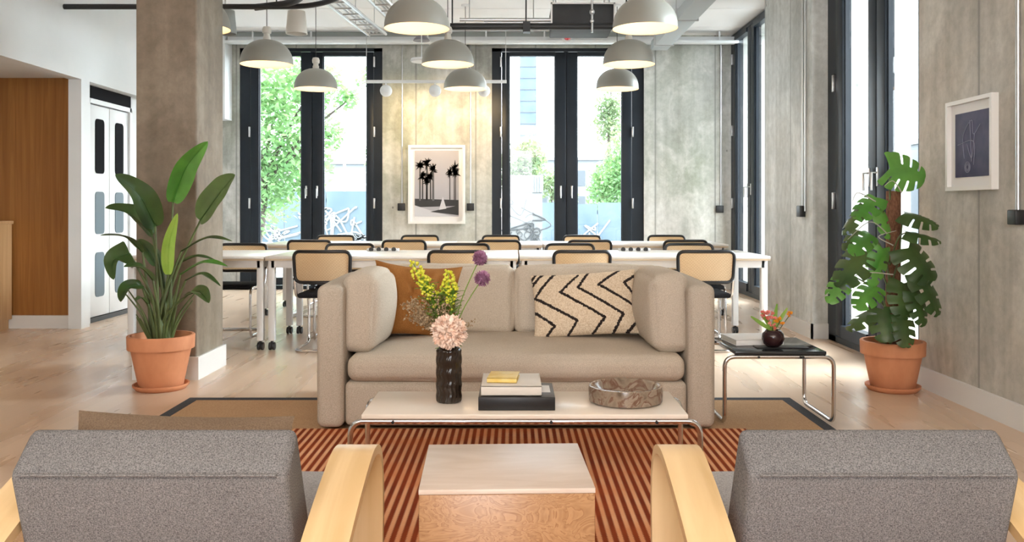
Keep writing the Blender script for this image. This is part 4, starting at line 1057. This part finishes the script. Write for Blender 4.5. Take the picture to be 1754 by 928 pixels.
# ================================================================== ARMCHAIRS
def armchair(xi, sgn, label):
    # xi: inner side x of the upholstery; sgn: +1 chair extends to the right (positive x), -1 to the left
    x0, x1 = (xi, xi+.545) if sgn > 0 else (xi-.558, xi)
    r = root('armchair', ((x0+x1)/2, 1.9, ZR), label, 'armchair', 'grey armchairs with bent birch arms')
    B().prism([(1.745, .592), (1.835, .668), (2.01, .30), (2.01, .20), (1.865, .20)], x0, x1, bev=.018, seg=3).build('backrest', M_wool, r)
    B().tube(fillet([(x0+.02, 1.741, .592), (x1-.02, 1.741, .592)], .01), .003, 6).build('seam', M_wool, r)
    B().cushion(x0, x1, 1.95, 2.45, .26, .395, .04, (0, .01, .012), 8).build('seat', M_seatw, r)
    prof = [(1.36, .10), (1.37, .20), (1.50, .335), (1.75, .452), (1.98, .530), (2.09, .545), (2.165, .515), (2.198, .43), (2.195, .30), (2.17, .13), (2.12, .05), (2.02, .031), (1.75, .031), (1.45, .031), (1.38, .055)]
    cl = catmull([(0, y, z) for y, z in prof], 6, closed=True); m = len(cl)
    for side in (0, 1):
        a0 = ((x0-.100 if sgn < 0 else x0-.125) if side == 0 else (x1+.003 if sgn > 0 else x1+.028)); a1 = a0+.097
        vs = []; fs = []
        for i, p in enumerate(cl):
            t = (cl[(i+1) % m]-cl[i-1]).normalized(); nn = Vector((0, -t.z, t.y)); th = .011
            for (xx, s) in ((a0, 1), (a1, 1), (a1, -1), (a0, -1)): vs.append(Vector((xx, p.y, p.z))+nn*th*s)
        for i in range(m):
            j = (i+1) % m
            for k in range(4): l = (k+1) % 4; fs.append((i*4+k, i*4+l, j*4+l, j*4+k))
        ab = B(); ab.add(vs, fs, 0, True); ab.build('arm', M_birch, r)
    # seat rails joining the arms
    for y in (2.02, 2.36): B().box(x0-.04, x1+.04, y, y+.04, .235, .262).build('rail', M_birch, r)
    return r
armchair(-.452, -1, 'grey wool armchair with curved birch arms, on the left')
armchair(.470, 1, 'grey wool armchair with curved birch arms, on the right')
Mp = Matrix.Translation((-.76, 1.975, .492)) @ Matrix.Rotation(math.radians(-17), 4, 'X') @ Matrix.Rotation(math.radians(1.5), 4, 'Y')
tag(pillow(B(), .50, .33, .11, Mp, 36, lump=.012, pinch=.05).build('throw_pillow', M_taupe, origin=(-.76, 2.0, .4)), 'taupe velvet pillow in the left armchair, top edge showing', 'cushion')

# ================================================================== PLANTS
def pot(cx, cy, rr, zr, rb, zb, label, saucer=.165):
    r = root('plant_pot', (cx, cy, 0), label, 'plant pot'); c = (cx, cy, 0)
    B().lathe([(0, 0), (saucer-.02, 0), (saucer, .022), (saucer+.002, .034), (saucer-.008, .034), (saucer-.02, .016), (0, .014)], c, 56).build('saucer', M_terra, r)
    B().lathe([(0, .017), (rb, .017), (rb+.004, .022), (rr-.022, zr-.085), (rr-.022, zr-.083), (rr-.003, zr-.082), (rr, zr-.004), (rr-.004, zr), (rr-.02, zr), (rr-.024, zr-.03), (rr-.03, zr-.06), (0, zr-.061)], c, 64).build('pot', M_terra, r)
    so = B().lathe([(0, zr-.030), (rr*.5, zr-.034), (rr-.026, zr-.042)], c, 40); so.build('soil', M_soil, r)
    return r
def blade(b_, pts, W, fold=.35, n=18, mi=0, up=Vector((0, 0, 1)), prof=None, wav=.0):
    pts = catmull(pts, n//(len(pts)-1)+1); m = len(pts); vs = []; fs = []
    for i, p in enumerate(pts):
        t = i/(m-1); tg = (pts[min(i+1, m-1)]-pts[max(i-1, 0)]).normalized(); s = tg.cross(up)
        if s.length < .05: s = tg.cross(Vector((0, 1, 0)))
        s.normalize(); nn = s.cross(tg).normalized(); w = W*(prof(t) if prof else math.sin(PI*min(1, .04+t*.96)**.75)**.75)
        for k in (-1, -.5, 0, .5, 1):
            vs.append(p+s*w*.5*k*math.cos(fold)+nn*(w*.5*abs(k)*math.sin(fold)+wav*w*math.sin(t*14+k*2)*abs(k)))
    for i in range(m-1):
        for j in range(4): a = i*5+j; fs.append((a, a+1, a+6, a+5))
    b_.add(vs, fs, mi, True)
PC = Vector((X_(276, 5.44), 5.44, 0))
pot(PC.x, PC.y, .200, .335, .128, 0, 'terracotta pot with saucer in front of the concrete column')
r = root('bird_of_paradise_plant', (PC.x, PC.y, .31), 'tall bird of paradise plant with broad leaves in a terracotta pot', 'plant')
YD = 5.40
# (blade base px, blade tip px, mid offset px, width m, depth offsets base/tip, material, up hint)
LV = [((296, 346), (356, 242), (-8, -6), .150, 0, -.12, 1, (.7, -1, .3)),
      ((343, 378), (403, 299), (4, -8), .185, .0, -.15, 0, (-.3, -1, .3)),
      ((266, 388), (197, 299), (8, -8), .175, -.05, -.25, 0, (.3, -1, .8)),
      ((261, 403), (180, 356), (4, -12), .165, -.05, -.2, 0, (0, -.6, 1)),
      ((244, 432), (172, 403), (6, -12), .075, 0, -.3, 0, (0, -.35, 1)),
      ((222, 434), (195, 479), (-14, -10), .165, -.1, -.25, 0, (0, -1, .1)),
      ((288, 470), (304, 365), (-6, 0), .085, -.02, -.06, 2, (.2, -1, 0)),
      ((311, 430), (398, 413), (0, -14), .060, 0, -.2, 0, (0, -.35, 1)),
      ((309, 470), (390, 456), (0, -14), .070, -.05, -.25, 1, (0, -.35, 1)),
      ((322, 505), (358, 519), (2, -12), .110, -.1, -.25, 0, (0, -.5, 1)),
      ((262, 480), (212, 457), (4, -10), .095, -.06, -.25, 0, (0, -.6, 1)),
      ((243, 488), (207, 517), (-8, -8), .095, -.1, -.3, 0, (0, -1, .4)),
      ((300, 455), (372, 447), (0, -12), .055, .08, .1, 0, (0, -.3, 1)),
      ((268, 455), (236, 410), (0, -6), .085, .05, .1, 0, (.3, -1, .6)),
      ((252, 520), (232, 515), (0, -8), .055, -.1, -.2, 0, (0, -.5, 1)),
      ((283, 500), (268, 425), (0, -6), .075, .06, .08, 0, (.6, -1, 0)),
      ((318, 480), (378, 490), (0, -16), .050, -.1, -.2, 0, (0, -.3, 1))]
for i, (bp, tp, mo, W, d0, d1, mi, up) in enumerate(LV):
    a = P(bp[0], bp[1], YD+d0); c = P(tp[0], tp[1], YD+d1); mid = P((bp[0]+tp[0])/2+mo[0], (bp[1]+tp[1])/2+mo[1], YD+(d0+d1)/2)
    ang = i*2.4; g = Vector((PC.x+.055*math.cos(ang), PC.y+.05*math.sin(ang), .292))
    if a.y > 5.62: a.y = 5.62
    st = B(); k1 = g.lerp(a, .5); k1.x = g.x*.45+a.x*.55; k1 += Vector(((g.x-a.x)*.12, 0, .03)); sp = catmull([g, k1, a], 10); st.tube(sp, [.012, .006], 8)
    lf = st.build('leaf_stalk', M_stem, r)
    lb = B(); blade(lb, [a, mid, c], W*(1.15 if i == 5 else 1), .42 if W > .08 else .25, 20, up=Vector(up), wav=.03, prof=(lambda t: min(1, .35+t*6)*(1-t)**.75) if i == 5 else None)
    lb.tube(catmull([a, mid, c], 8), [.005, .001], 6)
    lb.build('leaf', [M_leaf, M_leaf2, M_leafy][mi], lf)
st = B(); rd = random.Random(3)
for k in range(16):
    a = rd.uniform(0, 2*PI); g = Vector((PC.x+.06*math.cos(a), PC.y+.06*math.sin(a), .29)); L = rd.uniform(.15, .38)
    st.tube(catmull([g, g+Vector((.05*math.cos(a), .04*math.sin(a), L*.5)), g+Vector((.16*math.cos(a)*L/.3, .10*math.sin(a), L))], 6), [.010, .003], 6)
st.build('young_shoot', M_stem, r)

QC = Vector((X_(1529, 5.40), 5.40, 0))
pot(QC.x, QC.y, .190, .305, .125, 0, 'terracotta pot with saucer by the right concrete wall', .160)
r = root('monstera_plant', (QC.x, QC.y, .28), 'climbing monstera with split leaves on a brown coir pole', 'plant')
pole = B().tube([(QC.x, QC.y, .27), (QC.x+.005, QC.y, 1.225)], .044, 16)
for v in pole.v: v += Vector((mnoise.noise(v*40), mnoise.noise(v*40+Vector((9, 0, 0))), 0))*.006
pole.build('moss_pole', M_moss, r)
def monstera(b_, base, tip, W, facing, droop=.12, splits=5, mi=0):
    ax = tip-base; L = ax.length; ax.normalize(); f = Vector(facing).normalized(); s = ax.cross(f).normalized(); f = s.cross(ax).normalized()
    T_ = 60; K = 7
    for sg in (-1, 1):
        prev = None; ofs = random.random()*.6
        for i in range(T_+1):
            t = i/T_; w = W*.5*(math.sin(PI*(.17+.83*t)**.85))**.62 if t < 1 else 0
            ph_ = (t*splits+ofs) % 1.0; gap = ph_ > .84 and .15 < t < .9
            slope = -.55+1.15*t; row = []
            for k in range(K+1):
                u = k/K
                uu = min(u, .38) if gap else u*(1-.05*abs(math.sin(ph_*3.14)-1))
                p = base+ax*(L*t*(.97)+slope*w*uu*.9)+s*sg*w*uu+f*(-droop*L*(t*t)-.35*w*uu*uu+.03*L*math.sin(t*splits*6.28)*uu*.3)
                row.append(p)
            if prev is not None:
                vs = prev[0]+row; fs = []
                for k in range(K):
                    if (gap or prev[1]) and k >= K*.38: continue
                    fs.append((k, k+1, K+1+k+1, K+1+k))
                b_.add(vs, fs, mi, True)
            prev = (row, gap)
ML = [((1524, 288), (1588, 306), .245, (-.05, -1, .1), -.1, -.1, 1, 'top'),
      ((1500, 338), (1466, 372), .17, (-.5, -1, .9), -.1, -.2, 1, ''),
      ((1478, 350), (1440, 400), .12, (-.9, -.5, .8), -.1, -.15, 0, ''),
      ((1492, 402), (1460, 430), .12, (-.2, -1, .5), -.15, -.3, 1, ''),
      ((1450, 470), (1420, 512), .14, (-.6, -1, .4), -.1, -.2, 1, ''),
      ((1482, 430), (1438, 480), .19, (-.4, -1, .8), -.05, -.2, 0, ''),
      ((1512, 425), (1500, 492), .15, (.3, -1, .4), -.1, -.15, 1, ''),
      ((1505, 360), (1528, 410), .10, (.1, -1, .4), -.1, -.1, 1, ''),
      ((1550, 365), (1612, 376), .18, (.1, -.55, 1), -.12, -.22, 0, ''),
      ((1552, 398), (1618, 408), .15, (0, -.5, 1), -.2, -.25, 0, ''),
      ((1556, 425), (1606, 478), .24, (.3, -1, .5), -.2, -.28, 0, ''),
      ((1575, 470), (1622, 535), .19, (.5, -1, .4), -.22, -.3, 0, ''),
      ((1565, 500), (1592, 558), .15, (.3, -1, .3), -.2, -.25, 0, ''),
      ((1548, 485), (1552, 545), .19, (.2, -1, .4), -.12, -.22, 0, ''),
      ((1540, 530), (1560, 590), .19, (.1, -1, .5), -.15, -.28, 0, ''),
      ((1500, 490), (1470, 520), .14, (-.3, -1, .6), -.1, -.25, 1, ''),
      ((1495, 535), (1452, 556), .12, (-.3, -.5, 1), -.05, -.15, 0, ''),
      ((1512, 530), (1520, 585), .17, (-.3, -1, .4), -.14, -.24, 0, ''),
      ((1470, 395), (1445, 425), .09, (-.6, -1, .6), .0, -.1, 0, ''),
      ]
for i, (bp, tp, W, fc, d0, d1, mi, q) in enumerate(ML):
    a = P(bp[0], bp[1], 5.38+d0); c = P(tp[0], tp[1], 5.38+d1)
    for v in (a, c): v.x = min(v.x, 2.515)
    zg = max(.30, min(1.2, a.z-.18-.1*random.random())); g = Vector((QC.x+(.03 if a.x > QC.x else -.03), QC.y-.03, zg))
    if zg <= .32: g = Vector((QC.x+random.uniform(-.06, .06), QC.y-.06, .26))
    stb = B(); stb.tube(catmull([g, (g+a)/2+Vector((0, 0, .06)), a], 8), [.006, .0035], 6); lf = stb.build('leaf_stalk', M_stem, r)
    lb = B(); monstera(lb, a, c, W*random.uniform(.95, 1.15), fc, random.uniform(.08, .25) if i else .05, (4 if i % 2 else 5) if W > .12 else 3)
    for v in lb.v: v.x = min(v.x, 2.535)
    lb.build('leaf', [M_leaf, M_leaf2][mi], lf)
ab = B()
for pts in ([(1530, 470), (1470, 470), (1400, 515)], [(1500, 345), (1470, 330), (1460, 345)], [(1520, 400), (1490, 380), (1452, 410)], [(1545, 330), (1530, 310), (1515, 318)], [(1530, 420), (1505, 405), (1535, 395)]):
    ab.tube(catmull([P(x, y, 5.25) for x, y in pts], 8), [.004, .0015], 6)
ab.build('aerial_root', noisy('aerial_root', (.35, .32, .27), (.50, .47, .42), (30, 30, 30), .8, bstr=0), r)
